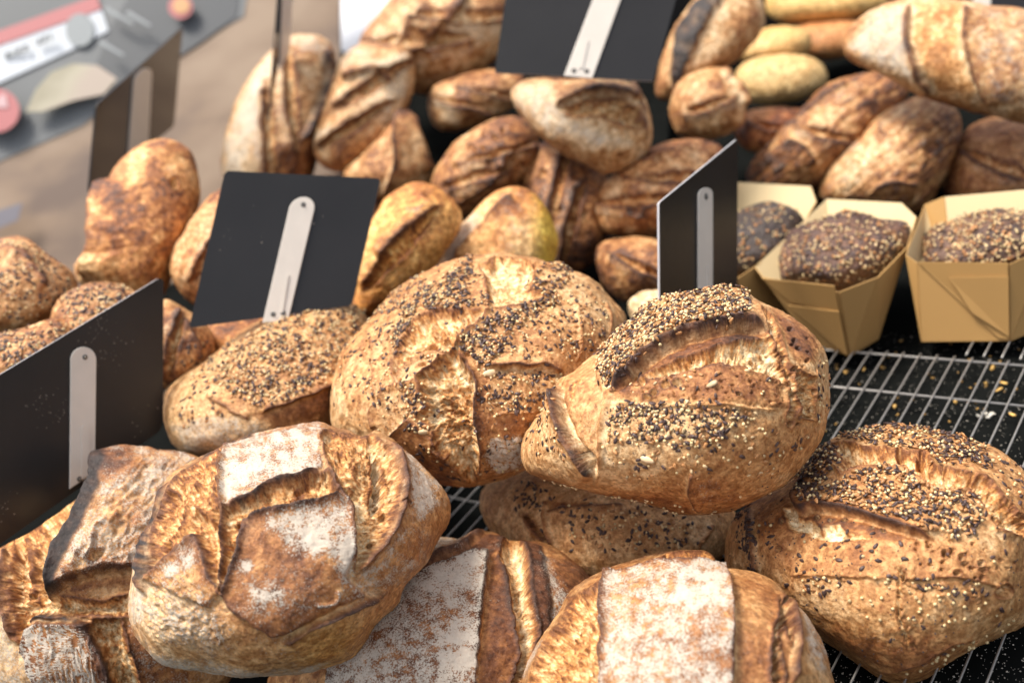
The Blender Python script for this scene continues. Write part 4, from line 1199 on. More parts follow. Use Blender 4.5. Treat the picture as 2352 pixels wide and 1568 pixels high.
# two upright pale loaves
def e(L):
    L.paint([(512,330),(560,220),(620,110),(640,150),(590,260),(560,400),(520,400)], bake=-0.35, flour=0.5, soft=16)
    L.paint([(640,90),(700,75),(760,100),(745,130),(680,110)], bake=-0.3, flour=0.45, soft=10)
    L.ear([(735,110),(755,170),(740,220),(690,330)], H=0.014, w=24, side=-1, char=0.9, charw=9)
    L.paint([(560,240),(620,260),(640,330),(580,380)], flour=0.3, soft=24)
    L.paint([(640,330),(760,250),(760,420),(650,430)], bake=0.3, soft=30)
back([(512,400),(515,330),(540,240),(580,170),(630,110),(680,80),(730,80),(765,110),(770,170),(755,250),(740,330),(720,400),(680,450),(600,460),(540,440)], 1.55, 0.075, "upright pale floured loaf with a black crack, behind the tilted sign", "floured_loaf", bake=0.40, edit=e, n=140, cuts=dict(cuts=2,slant=25,flip=-1))
def e(L):
    L.ear([(790,190),(850,170),(900,190)], H=0.012, w=26, side=-1, char=0.5, charw=8)
    L.paint([(780,110),(860,110),(850,170),(790,180)], bake=-0.2, flour=0.35, soft=16)
    L.paint([(840,150),(930,120),(940,220),(880,290),(840,250)], bake=-0.3, flour=0.25, soft=20)
    L.paint([(740,330),(860,310),(870,380),(770,390)], bake=0.25, soft=20)
    L.paint([(725,300),(760,280),(760,370),(730,370)], bake=-0.3, flour=0.2, soft=14)
back([(722,340),(735,270),(760,200),(780,140),(820,105),(880,98),(930,110),(950,150),(945,220),(920,290),(880,350),(820,385),(770,390),(735,375)], 1.50, 0.07, "pale crusty loaf leaning beside the upright floured one", "floured_loaf", bake=0.40, edit=e, n=140, cuts=dict(cuts=2,slant=30))
def e(L):
    L.ear([(880,450),(905,380),(910,300),(935,260)], H=0.012, w=20, side=1, char=0.3)
    L.ear([(985,400),(960,330),(930,255)], H=0.010, w=20, side=-1, char=0.1)
back([(790,400),(840,350),(880,300),(925,250),(955,275),(980,340),(987,400),(965,440),(910,455),(840,445)], 1.46, 0.06, "tan loaf opened by two long splits, below the pale leaning loaf", bake=0.42, edit=e, n=120)
def e(L):
    L.ear([(850,80),(900,130),(950,60),(990,0)], H=0.012, w=30, side=1, char=0.5, charw=10)
    L.ear([(880,100),(960,120),(1040,40),(1080,-20)], H=0.012, w=30, side=-1, char=0.45, charw=10)
    L.paint([(1000,60),(1140,-20),(1160,80),(1080,170),(960,210),(940,170)], bake=-0.12, soft=24)
    L.paint([(840,60),(930,80),(910,130),(850,110)], bake=-0.2, flour=0.2, soft=12)
    L.paint([(960,190),(1120,120),(1140,200),(990,225)], bake=0.25, soft=20)
back([(822,100),(850,50),(890,0),(950,-50),(1050,-80),(1150,-60),(1180,0),(1175,80),(1130,150),(1060,200),(980,222),(900,200),(850,150)], 1.62, 0.085, "large golden loaf with deep dark slashes at the top, left of the black sign", bake=0.40, edit=e, n=140, cuts=dict(cuts=2,slant=25,H=0.014))
def e(L):
    L.paint([(990,200),(1040,190),(1050,280),(1000,290)], bake=-0.4, flour=0.1, soft=16)
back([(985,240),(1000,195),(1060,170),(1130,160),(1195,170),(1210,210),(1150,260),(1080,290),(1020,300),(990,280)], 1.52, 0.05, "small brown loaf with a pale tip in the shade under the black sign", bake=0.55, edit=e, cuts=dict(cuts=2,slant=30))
def e(L):
    L.pits([(1000,300),(1200,270),(1220,400),(1000,480)], size=12, depth=0.005, frac=0.3, dark=0.3)
    L.ear([(1040,470),(1120,420),(1190,330)], H=0.008, w=30, side=-1, char=0.4, charw=8)
    L.paint([(1000,370),(1100,350),(1110,440),(1000,460)], bake=-0.15, soft=24)
back([(988,440),(1010,380),(1060,320),(1120,280),(1180,262),(1225,285),(1235,340),(1210,410),(1150,460),(1080,495),(1020,490)], 1.36, 0.065, "mottled brown loaf in the middle of the heap", bake=0.58, edit=e, n=130, cuts=dict(cuts=2,slant=25))
# the pale one on top in the middle
def e(L):
    L.paint([(1180,200),(1260,190),(1300,260),(1380,300),(1450,330),(1380,340),(1250,300),(1180,250)], bake=-0.32, flour=0.42, soft=18)
    L.open_crumb([(1285,255),(1340,235),(1420,230),(1460,255),(1480,300),(1430,290),(1380,270),(1320,270)], depth=0.009, w=12, char=0.2, tone=0.1)
    L.ear([(1270,250),(1330,228),(1400,215),(1470,240)], H=0.012, w=26, side=-1, char=0.35, charw=9)
    L.paint([(1260,190),(1400,180),(1440,215),(1320,225),(1260,240)], bake=0.26, soft=12)
    L.paint([(1330,355),(1450,345),(1440,390),(1360,390)], bake=0.3, soft=14)
    L.ear([(1440,195),(1470,250),(1480,330)], H=0.008, w=20, side=1, char=0.4)
back([(1175,225),(1190,195),(1230,182),(1300,178),(1380,180),(1450,195),(1485,235),(1500,300),(1490,350),(1450,385),(1390,398),(1340,375),(1270,335),(1210,285)], 1.30, 0.075, "pale loaf with a rolled slash on top of the heap, below the black sign", "floured_loaf", bake=0.36, edit=e, n=150)
def e(L):
    L.pits([(1200,340),(1390,360),(1390,600),(1240,600)], size=12, depth=0.006, frac=0.35, dark=0.2)
    L.paint([(1220,340),(1290,340),(1280,440),(1230,440)], bake=-0.22, soft=20)
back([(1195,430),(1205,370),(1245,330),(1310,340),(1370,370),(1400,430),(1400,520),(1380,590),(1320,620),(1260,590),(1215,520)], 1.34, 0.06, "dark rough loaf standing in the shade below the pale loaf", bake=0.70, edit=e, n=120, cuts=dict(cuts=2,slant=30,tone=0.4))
def e(L):
    L.paint([(1365,470),(1420,410),(1440,470),(1400,540),(1370,520)], bake=-0.3, soft=18)
    L.pits([(1420,340),(1640,320),(1640,450),(1440,500)], size=14, depth=0.006, frac=0.35, dark=0.2)
    L.ear([(1420,420),(1500,370),(1600,340)], H=0.008, w=30, side=1, char=0.2)
back([(1365,480),(1380,430),(1420,395),(1470,355),(1540,322),(1610,315),(1660,340),(1670,400),(1640,470),(1570,520),(1480,545),(1400,545),(1370,520)], 1.30, 0.065, "reddish brown loaf with a pale pointed end, left of the narrow sign", bake=0.56, edit=e, n=130, tint=(1.1, 0.98, 0.9), cuts=dict(cuts=2,slant=25,tone=0.3))
def e(L):
    L.paint([(1390,590),(1470,590),(1480,640),(1400,640)], bake=-0.2, soft=20)
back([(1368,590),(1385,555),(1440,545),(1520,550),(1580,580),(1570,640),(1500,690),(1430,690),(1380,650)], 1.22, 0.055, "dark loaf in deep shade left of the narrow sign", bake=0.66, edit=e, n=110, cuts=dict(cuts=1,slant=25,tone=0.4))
back([(1443,705),(1455,680),(1490,664),(1540,660),(1580,680),(1580,730),(1530,760),(1470,750)], 1.12, 0.035, "pale bread end showing left of the foot of the narrow sign", bake=0.12, n=90)
# upper middle right
def e(L):
    L.paint([(1545,200),(1550,80),(1590,20),(1640,-30),(1680,-30),(1620,60),(1590,130),(1560,210)], char=0.97, soft=6, ragged=True, nz=0.2, lift=0.008)
    L.paint([(1640,20),(1700,-20),(1680,50),(1610,110)], bake=-0.25, soft=16)
back([(1510,220),(1520,140),(1545,60),(1590,0),(1650,-50),(1720,-40),(1755,10),(1755,60),(1720,110),(1660,160),(1600,200),(1550,225)], 1.48, 0.06, "tan loaf with a black seeded ridge, right of the black sign", bake=0.36, edit=e, n=130, cuts=None)
back([(1690,170),(1720,140),(1780,125),(1850,128),(1890,150),(1900,185),(1870,215),(1800,240),(1740,240),(1700,215)], 1.66, 0.05, "smooth oval pale roll in front of the other rolls", "bread_roll", "bread roll", G_ROLL, bake=0.10, vary=0.08, tint=(1.0, 0.96, 0.72), lump=0.002)
back([(1690,110),(1730,75),(1790,60),(1850,68),(1865,100),(1840,130),(1770,140),(1705,140)], 1.72, 0.045, "pale roll squeezed behind the oval roll", "bread_roll", "bread roll", G_ROLL, bake=0.12, vary=0.08, tint=(1.05, 0.96, 0.66), lump=0.002)
back([(1760,25),(1770,-20),(1850,-50),(1950,-45),(2030,-20),(2030,20),(1960,42),(1860,52),(1790,48)], 1.80, 0.05, "yellow glazed roll at the very top edge", "bread_roll", "bread roll", G_ROLL, bake=0.08, vary=0.08, tint=(1.08, 0.98, 0.6), lump=0.002)
back([(1800,85),(1850,55),(1930,45),(1990,55),(2000,95),(1950,130),(1880,138),(1820,125)], 1.78, 0.045, "reddish brown roll under the yellow glazed roll", "bread_roll", "bread roll", G_ROLL, bake=0.46, vary=0.12, tint=(1.12, 0.95, 0.85), lump=0.002)
def e(L):
    L.ear([(1655,150),(1690,190),(1708,250)], H=0.012, w=18, side=-1, char=0.1)
    L.paint([(1650,150),(1680,160),(1712,250),(1690,250)], bake=-0.3, soft=8)
back([(1540,240),(1560,190),(1610,160),(1660,155),(1700,200),(1712,260),(1690,300),(1630,325),(1570,315),(1545,285)], 1.42, 0.055, "round brown roll between the tan loaf and the long dark loaves", "bread_roll", "bread roll", G_BACK, bake=0.46, edit=e, cuts=dict(cuts=1,slant=25))
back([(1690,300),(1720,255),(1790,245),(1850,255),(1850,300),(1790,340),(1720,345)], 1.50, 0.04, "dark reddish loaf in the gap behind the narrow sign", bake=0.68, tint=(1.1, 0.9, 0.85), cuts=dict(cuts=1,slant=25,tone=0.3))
# long dark loaves
def e(L):
    streaks(L, -38)
    L.ear([(1790,330),(1860,250),(1960,190)], H=0.008, w=24, side=-1, char=0.3)
    L.ear([(1750,370),(1830,330),(1880,380)], H=0.008, w=22, side=1, char=0.2)
    L.paint([(1800,320),(1960,190),(2000,210),(1860,330)], bake=-0.25, soft=16, flour=0.1, nz=0.8)
back([(1712,400),(1730,360),(1780,320),(1820,280),(1870,220),(1930,180),(2010,165),(2070,180),(2090,215),(2050,270),(1990,330),(1930,390),(1880,430),(1800,450),(1730,440)], 1.42, 0.07, "leftmost of the long dark loaves behind the paper moulds", "long_loaf", group=G_LONG, bake=0.68, edit=e, n=150, vary=0.35, cuts=dict(cuts=1,slant=50,tone=0.4,H=0.004))
def e(L):
    L.paint([(1890,410),(1960,320),(2060,240),(2150,240),(2060,330),(1950,430)], bake=-0.28, soft=24, flour=0.12, nz=0.9)
    streaks(L, -42)
    L.ear([(1990,450),(2040,420),(2110,420)], H=0.006, w=22, side=1, char=0.15)
    L.paint([(2000,450),(2060,420),(2120,420),(2110,490),(2020,480)], bake=-0.2, soft=12)
    L.pits([(1960,300),(2180,300),(2100,430)], size=18, depth=0.005, frac=0.35, dark=0.35)
back([(1878,440),(1895,400),(1940,340),(1990,290),(2050,245),(2110,225),(2170,235),(2205,275),(2195,350),(2160,420),(2120,480),(2040,500),(1950,480),(1895,465)], 1.36, 0.075, "middle one of the long dark loaves, its crust dusty and blotched", "long_loaf", group=G_LONG, bake=0.60, edit=e, n=150, vary=0.35, cuts=None)
back([(2165,450),(2180,380),(2210,310),(2260,275),(2330,268),(2400,290),(2430,360),(2420,440),(2340,480),(2240,480)], 1.34, 0.07, "smooth reddish brown long loaf at the right edge behind the paper moulds", "long_loaf", group=G_LONG, bake=0.52, n=130, vary=0.2, tint=(1.0, 0.95, 1.0), cuts=dict(cuts=1,slant=40,tone=0.3,H=0.005))
def e(L):
    L.ear([(2095,10),(2085,80),(2110,160),(2150,225)], H=0.010, w=30, side=1, char=0.5, charw=6)
    L.ear([(2215,10),(2215,90),(2240,180),(2290,250)], H=0.010, w=36, side=-1, char=0.45, charw=6)
    L.paint([(1950,110),(2000,30),(2090,10),(2080,90),(2110,180),(2000,140)], bake=-0.25, flour=0.5, soft=14)
    L.paint([(2100,10),(2210,0),(2215,100),(2250,210),(2150,220),(2105,140),(2090,70)], crumb=0.85, ctone=0.22, soft=8, nz=0.2)
    L.paint([(2230,10),(2400,20),(2440,260),(2300,240),(2240,150)], bake=0.02, flour=0.3, soft=20)
    L.paint([(2000,170),(2150,230),(2350,270),(2352,300),(2150,260)], bake=0.2, soft=14)
back([(1940,110),(1955,65),(2000,25),(2060,5),(2130,-10),(2230,5),(2330,15),(2430,40),(2500,120),(2500,220),(2440,290),(2352,285),(2260,262),(2160,235),(2080,200),(2000,160),(1955,140)], 1.26, 0.075, "thick pale baguette with wide slashes lying across the top right corner", "baguette", "baguette", G_BACK, bake=0.38, edit=e, n=160)
# filling heap below, hardly visible
back([(640,470),(760,400),(900,410),(1000,480),(960,600),(800,640),(680,590)], 1.50, 0.06, "brown loaf mostly hidden behind the tilted sign", bake=0.6)
# ------------------------------------------------------------------ wire racks, table, crumbs
M_WIRE = mat_plain("bright_wire", (0.34, 0.32, 0.295), 0.45, 0.6, var=0.15)
M_TABLE = mat_plain("black_table_top", (0.007, 0.0075, 0.007), 1.0, var=0.4, scale=30, spec=0.0)
M_CRUMB = make_seed_mat("crumb_colour", None, 0.8)
TZ = -0.022
def box_mesh(lo, hi):
    (a, b, c), (d, e_, f) = lo, hi
    V = [(a, b, c), (d, b, c), (d, e_, c), (a, e_, c), (a, b, f), (d, b, f), (d, e_, f), (a, e_, f)]
    F = [(0, 3, 2, 1), (4, 5, 6, 7), (0, 1, 5, 4), (1, 2, 6, 5), (2, 3, 7, 6), (3, 0, 4, 7)]
    return V, F
V, F = box_mesh((-4, -0.4, TZ - 0.03), (3.2, 6.0, TZ))
t_ = add_mesh("stall_table", V, F, M_TABLE)
tag(t_, kind="structure")

vp = rays((3345, -1273))[0]
wd = np.array([vp[0], vp[1], 0.0]); wd /= np.linalg.norm(wd)          # along the wires
pd = np.array([wd[1], -wd[0], 0.0])                                   # along the cross rods, to the right
def rod(p, r_, seg=6):
    """polyline tube"""
    p = np.asarray(p, float)
    V, F = [], []
    for i in range(len(p)):
        t = p[min(i + 1, len(p) - 1)] - p[max(i - 1, 0)]
        t /= np.linalg.norm(t)
        a = np.cross(t, (0.1, 0.2, 1.0)); a /= np.linalg.norm(a)
        b = np.cross(t, a)
        for k in range(seg):
            c = 2 * math.pi * k / seg
            V.append(p[i] + r_ * (math.cos(c) * a + math.sin(c) * b))
    for i in range(len(p) - 1):
        for k in range(seg):
            F.append((i * seg + k, i * seg + (k + 1) % seg, (i + 1) * seg + (k + 1) % seg, (i + 1) * seg + k))
    F.append(tuple(range(seg))[::-1])
    F.append(tuple((len(p) - 1) * seg + k for k in range(seg)))
    return V, F
def uc(x, y): return (1881.1 + .2003 * x, 758.5 + .2003 * y)
A0, A1 = at_z(*uc(560, 240), 0), at_z(*uc(2351, 380), 0)
B0, B1 = at_z(*uc(130, 620), 0), at_z(*uc(2340, 840), 0)
ya = ((A0 + A1) / 2) @ wd
yb = ((B0 + B1) / 2) @ wd
offs = np.array([at_z(*uc(x, y), 0) @ pd for x, y in ((320,640),(510,655),(715,670),(920,690),(1120,720),(1325,730),(1535,760),(1745,780),(1950,800),(2150,820))])
sp = np.polyfit(np.arange(len(offs)), offs, 1)
print("wire spacing", sp, "residual", offs - np.polyval(sp, np.arange(len(offs))), "rods", ya, yb)
def rack(y0, y1, rods, k0, k1, shift, label, z):
    base = pd * np.polyval(sp, (k0 + k1) / 2) + wd * (y0 + y1) / 2
    root = empty("wire_rack", (base[0], base[1], z))
    tag(root, label, "wire rack", "wire racks on the stall")
    def P(k, y, zz): 
        v = pd * (sp[1] + sp[0] * k + shift) + wd * y
        return np.array([v[0], v[1], zz])
    me = None
    for k in range(k0, k1 + 1):
        if me is None:
            V, F = rod([P(k, y0, z), P(k, y0 + 0.01, z), P(k, (y0 + y1) / 2, z), P(k, y1 - 0.004, z), P(k, y1, z - 0.001)], 0.00085)
            o = add_mesh("wire", V, F, M_WIRE, root, True)
            me, first = o.data, k
        else:
            o = bpy.data.objects.new("wire", me)
            COL.objects.link(o)
            o.parent = root
            o.location = Vector(pd * sp[0] * (k - first))
    for y in rods:
        V, F = rod([P(k0 - 0.4, y, z - 0.0024), P((k0 + k1) / 2, y, z - 0.0024), P(k1 + 0.4, y, z - 0.0024)], 0.00115)
        add_mesh("cross_rod", V, F, M_WIRE, root, True)
    for k in (k0, k1):
        for y in (rods[0], rods[-1]):
            V, F = rod([P(k, y, z - 0.004), P(k, y, TZ)], 0.0016)
            add_mesh("leg", V, F, M_WIRE, root, True)
d_ab = ya - yb
rack(yb - 7 * d_ab, ya + 0.004, [ya, yb] + [yb - d_ab * k for k in (2, 4, 6)], -22, 13, 0.0, "wire rack of thin parallel rods carrying the seeded loaf at the lower right", 0.0)
rack(ya + 0.012, ya + 0.42, [ya + 0.06, ya + 0.2, ya + 0.40], 5, 16, 0.45 * sp[0], "wire rack beyond, under the brown paper moulds", -0.004)

def crumbs():
    rng = np.random.default_rng(5)
    VV, FF, CC, base = [], [], [], 0
    def put(p, h, col):
        nonlocal base
        g, f = SEED_GEO['poppy']
        R = np.array(Euler(rng.random(3) * 6.28).to_matrix())
        q = (g / SEEDK['poppy'][0][0] * (np.array(h) * (0.7 + 0.6 * rng.random(3)))) @ R.T
        q[:, 2] *= 0.5
        q[:, 2] -= q[:, 2].min()
        VV.append(q + p)
        FF.append(f + base); base += len(g)
        CC.append(np.tile(np.array(col) * (0.6 + 0.6 * rng.random()), (len(g), 1)))
    pts = []
    for k in range(2600):
        x, y = rng.uniform(1850, 2352), rng.uniform(760, 1568)
        s = 0.00032 + 0.0005 * rng.random() ** 4
        put(at_z(x, y, TZ + 0.0002), (s, s, s), (0.5, 0.45, 0.38))
    for k in range(60):
        x, y = rng.uniform(1880, 2352), rng.uniform(770, 1150)
        put(at_z(x, y, TZ + 0.0002), (0.0022, 0.0013, 0.0012), (0.42, 0.24, 0.07))
    for x, y in ((2265, 955), (2272, 957), (2258, 958), (2280, 952), (2250, 960)):
        put(at_z(x, y, TZ + 0.0002), (0.005, 0.003, 0.002), (0.6, 0.56, 0.48))
    for x, y in ((1941,856),(1985,851),(2028,848),(2305,880),(2295,896),(2195,928),(2280,845),(2070,784),(2265,885),(2055,935),(2325,953)):
        put(at_z(x, y, TZ + 0.0002), (0.0045, 0.0024, 0.002), (0.66, 0.40, 0.12))
    me = fast_mesh("crumbs", np.vstack(VV), np.zeros((0, 4), int), np.vstack(FF), M_CRUMB)
    color_attr(me, "seed_colour", np.vstack(CC))
    o = bpy.data.objects.new("crumbs", me)
    COL.objects.link(o)
    tag(o, "flour dust and yellow crumbs scattered on the black table", "crumbs", kind="stuff")
crumbs()

# ------------------------------------------------------------------ signs
M_SLATE = mat_plain("black_slate", (0.013, 0.012, 0.012), 0.36, var=0.5, scale=14, bump=0.12, bscale=120, spec=0.4)
M_GLOSS = mat_plain("glossy_black_panel", (0.012, 0.010, 0.009), 0.10, var=0.3, scale=14, spec=0.7)
M_EDGE = mat_plain("sign_edge_glint", (0.42, 0.41, 0.42), 0.35, spec=0.6)  # pale colour stands in for light glinting along the board edges
M_STRIP = mat_plain("cream_plastic", (0.60, 0.545, 0.475), 0.4, var=0.08, scale=60)
M_RIVET = mat_plain("grey_rivet", (0.20, 0.19, 0.17), 0.3, 0.7)
M_HOLE = mat_plain("rivet_socket", (0.05, 0.045, 0.04), 0.6)
M_SCUFF = make_seed_mat("pale_scuff", (0.30, 0.25, 0.21), 0.9)

def prism(poly2, P0, N, lo, hi):
    """a polygon given in the picture, standing on the plane P0/N, thickened from lo to hi along N"""
    b = on_plane(poly2, P0, N)
    n = len(b)
    V = np.vstack([b + N * lo, b + N * hi])
    F = [tuple(range(n))[::-1], tuple(range(n, 2 * n))]
    for i in range(n):
        j = (i + 1) % n
        F.append((i, j, n + j, n + i))
    return V, F

def round_poly(pts, r, seg=5):
    pts = np.asarray(pts, float)
    out = []
    n = len(pts)
    for i in range(n):
        a, b, c = pts[i - 1], pts[i], pts[(i + 1) % n]
        u = (a - b) / np.linalg.norm(a - b); v = (c - b) / np.linalg.norm(c - b)
        p, q_ = b + u * r, b + v * r
        for k in range(seg + 1):
            t = k / seg
            out.append((1 - t) ** 2 * p + 2 * t * (1 - t) * b + t * t * q_)
    return np.array(out)

def sign(corners, depths, strip, label, rivets=(), slot=None, mat=None, rpx=12, bare=False, scuffs=0, top_round=True, rr=5.0):
    """corners in the picture, clockwise from top left, with a depth for three of them (tl, tr, bl)"""
    tl, tr, br, bl = [np.array(c, float) for c in corners]
    a, b, c = at(*tl, depths[0]), at(*tr, depths[1]), at(*bl, depths[2])
    N = np.cross(b - a, c - a); N /= np.linalg.norm(N)
    if N @ (CAM - a) < 0: N = -N
    root = empty("price_sign", on_plane([(bl + br) / 2], a, N)[0])
    tag(root, label, "price sign", "black price signs stuck among the loaves")
    poly = round_poly([tl, tr, br, bl], rpx)
    th = 0.0022
    V, F = prism(poly, a, N, -th + 0.0002, 0)
    o = add_mesh("board", V, F, mat or M_SLATE, root)
    # the board's cut edge is coloured pale to paint in its bright glint
    o.data.materials.append(M_EDGE if mat is not M_GLOSS else M_SLATE)
    for p in o.data.polygons:
        if p.index > 1: p.material_index = 1
    s = np.asarray(strip, float)                 # left top, right top, right bottom, left bottom
    if top_round:
        lt, rt, rb, lb = s
        mid, hw = (lt + rt) / 2, (rt - lt) / 2
        upv = ((lt - lb) + (rt - rb)) / 2
        upv = upv / np.linalg.norm(upv) * np.linalg.norm(hw)
        cap = [mid - hw * math.cos(t) + upv * (math.sin(t)) for t in np.linspace(0, math.pi, 13)]
        s = np.array(cap + [rb, lb])
    V, F = prism(s, a, N, 0.0004, 0.0022)
    st = add_mesh("label_strip", V, F, M_STRIP, root)
    bv = st.modifiers.new("soft_edges", 'BEVEL'); bv.width = 0.0005; bv.segments = 2
    def disc(cx, cy, r, hi, name, m):
        base = on_plane([(cx, cy)], a, N)[0]
        t1 = on_plane([(cx + 1, cy)], a, N)[0] - base; t1 /= np.linalg.norm(t1)
        t2 = np.cross(N, t1)
        V, F = [], []
        seg = 14
        for rr_, h in ((r, 0.0018), (r, 0.0018 + hi * 0.6), (r * 0.7, 0.0018 + hi)):
            for k in range(seg):
                an = 2 * math.pi * k / seg
                V.append(base + N * h + rr_ * (math.cos(an) * t1 + math.sin(an) * t2))
        for lv in range(2):
            for k in range(seg):
                F.append((lv * seg + k, lv * seg + (k + 1) % seg, (lv + 1) * seg + (k + 1) % seg, (lv + 1) * seg + k))
        F.append(tuple(2 * seg + k for k in range(seg)))
        o = add_mesh(name, np.array(V), F, m, st)
        return o
    st.location = (0, 0, 0)
    def sub(o):
        # children of the strip are stored relative to the sign's base as well
        for v in o.data.vertices: v.co -= Vector(root.location)
        return o
    for x, y in rivets:
        k = np.linalg.norm(on_plane([(x + 1, y)], a, N)[0] - on_plane([(x, y)], a, N)[0])
        sub(disc(x, y, rr * k, 0.0009, "rivet", M_HOLE))
        sub(disc(x + 0.4, y + 0.3, rr * 0.55 * k, 0.0016, "rivet", M_RIVET))
    if slot:
        V, F = prism(slot, a, N, 0.0018, 0.0032)
        sub(add_mesh("clip_tongue", V, F, M_STRIP, st))
    if scuffs:
        rng = np.random.default_rng(int(abs(tl[0]) + 3))
        VV, FF, base = [], [], 0
        cl = rng.uniform(0.08, 0.92, (7, 2))
        for k in range(scuffs):
            cc = cl[rng.integers(7)] + rng.normal(size=2) * 0.05
            u_, v_ = np.clip(cc, 0.03, 0.97)
            p = (tl * (1 - u_) + tr * u_) * (1 - v_) + (bl * (1 - u_) + br * u_) * v_
            r_ = rng.uniform(0.5, 1.7)
            m = 5
            an = rng.random() * 3
            pp = [p + r_ * np.array([math.cos(an + 6.283 * j / m) * rng.uniform(0.5, 1.6), math.sin(an + 6.283 * j / m)]) for j in range(m)]
            b_ = on_plane(pp, a, N) + N * 0.00025
            VV.append(b_); FF.append(tuple(range(base, base + m))); base += m
        o = add_mesh("chalk_specks", np.vstack(VV), FF, M_SCUFF, root)
        o["kind"] = "stuff"
    return root

# nearest, left edge
sign([(-40, 884), (376, 632), (374, 985), (-40, 1278)], (0.875, 0.985, 0.875), [(160, 826), (219, 826), (216, 1083), (158, 1122)],
     "largest and nearest black sign, with a cream strip, at the left edge", rivets=[(193, 820), (180, 1099), (205, 1078)],
     slot=[(184, 982), (190, 976), (200, 978), (202, 988), (201, 1090), (184, 1098)], rpx=22, scuffs=150, rr=6)
# tilted one
sign([(517, 392), (875, 410), (808, 702), (434, 753)], (1.00, 1.02, 0.99), [(664, 480), (722, 483), (662, 736), (603, 742)],
     "black sign leaning to the right, with a cream strip, behind the tapering seeded loaf", rivets=[(697, 471), (628, 722), (651, 719)],
     slot=[(658, 632), (664, 632), (650, 718), (645, 718)], rpx=12, scuffs=14, rr=6)
# top centre
sign([(1185, -170), (1600, -170), (1500, 187), (1136, 167)], (1.20, 1.20, 1.17), [(1408, -120), (1470, -120), (1360, 182), (1295, 176)],
     "black sign with a cream strip cut off by the top edge, at the top centre", rivets=[(1318, 165), (1347, 166)], slot=[(1342, 95), (1352, 96), (1338, 160), (1328, 160)], rpx=8, rr=6, top_round=False)
# narrow, turned away
sign([(1514, 466), (1694, 319), (1694, 690), (1516, 790)], (0.93, 1.04, 0.93), [(1600, 450), (1633, 446), (1633, 720), (1600, 724)],
     "narrow black sign turned sideways, between the heap of loaves and the paper moulds", rivets=[(1617, 452)], slot=[(1619, 610), (1625, 609), (1626, 690), (1619, 692)], rpx=5, mat=M_SLATE, rr=4)
# glossy one before the banner
sign([(222, 240), (420, 62), (400, 290), (204, 445)], (1.26, 1.62, 1.26), [(304, 190), (346, 172), (338, 330), (290, 372)],
     "glossy black sign mirroring the banner, behind the upright brown loaf", rpx=10, mat=M_GLOSS)
# edge-on one near the top
sign([(646, -90), (700, -120), (640, 150), (618, 280)], (1.42, 1.56, 1.42), [(648, -60), (672, -70), (662, 120), (640, 160)],
     "glossy black sign seen almost edge on, before the upright pale floured loaf", rpx=3, mat=M_GLOSS, top_round=False)
# tiny corner at the top right
sign([(2130, -150), (2420, -150), (2400, 32), (2110, -2)], (1.42, 1.42, 1.40), [(2250, -140), (2290, -140), (2272, 26), (2232, 22)],
     "corner of a black sign behind the baguette at the top right", rpx=4, top_round=False)

# ------------------------------------------------------------------ brown paper moulds and their dark loaves
M_KRAFT = mat_plain("brown_paper", (0.40, 0.225, 0.070), 0.75, var=0.06, scale=25)
M_KIN = mat_plain("paper_inside", (0.54, 0.41, 0.22), 0.7, var=0.05, scale=25)
RZ = -0.003
def mould(bottom, rim, label, flap):
    """bottom: four points on the rack; rim: (x, y, height) going round; walls join the two"""
    B = [at_z(x, y, RZ) for x, y in bottom]
    R = [at_z(x, y, z) for x, y, z in rim]
    cen = np.mean(B, 0)
    root = empty("paper_mould", cen)
    tag(root, label, "paper mould", "brown paper moulds on the wire rack")
    nb, nr = len(B), len(R)
    own = [min(nb - 1, int(i * nb / nr)) for i in range(nr)]
    th = 0.0011
    def panel(quad, name="side_panel", mat=None, off=0.0):
        quad = [np.array(p) for p in quad]
        n = np.cross(quad[1] - quad[0], quad[-1] - quad[0]); n /= np.linalg.norm(n) + 1e-9
        hv = np.mean(quad, 0) - np.mean(R, 0); hv[2] = 0
        if abs(n[2]) > 0.95: hv = -UP
        if n @ hv < 0: n = -n
        m = len(quad)
        V = [p + n * (off + th) for p in quad] + [p + n * off for p in quad]
        F = [(0, k, k + 1) for k in range(1, m - 1)] + [(m, m + k + 1, m + k) for k in range(1, m - 1)]
        F += [(i, m + i, m + (i + 1) % m, (i + 1) % m) for i in range(m)]
        o = add_mesh(name, np.array(V), F, mat or M_KRAFT, root)
        if name == "side_panel":
            o.data.materials.append(M_KIN)
            for k in range(m - 2, 2 * (m - 2)): o.data.polygons[k].material_index = 1
        bm_fix(o)
        return o
    for i in range(nr):
        j = (i + 1) % nr
        bi, bj = B[own[i]], B[own[j]]
        q_ = [R[i], R[j], bj] + ([bi] if own[i] != own[j] else [])
        panel(q_)
    panel([b + UP * 0.0005 for b in B][::-1], "base_panel")
    def on(i0, i1, b0, b1, uv):
        return [(R[i0] * (1 - u) + R[i1] * u) * (1 - v) + (B[b0] * (1 - u) + B[b1] * u) * v for u, v in uv]
    for (i0, i1, b0, b1, uv, off_, nm) in flap or ():
        panel(on(i0, i1, b0, b1, uv), nm, off=off_)
    return root
def bm_fix(o):
    import bmesh
    bm = bmesh.new(); bm.from_mesh(o.data)
    bmesh.ops.recalc_face_normals(bm, faces=bm.faces)
    bm.to_mesh(o.data); bm.free()

H = 0.072
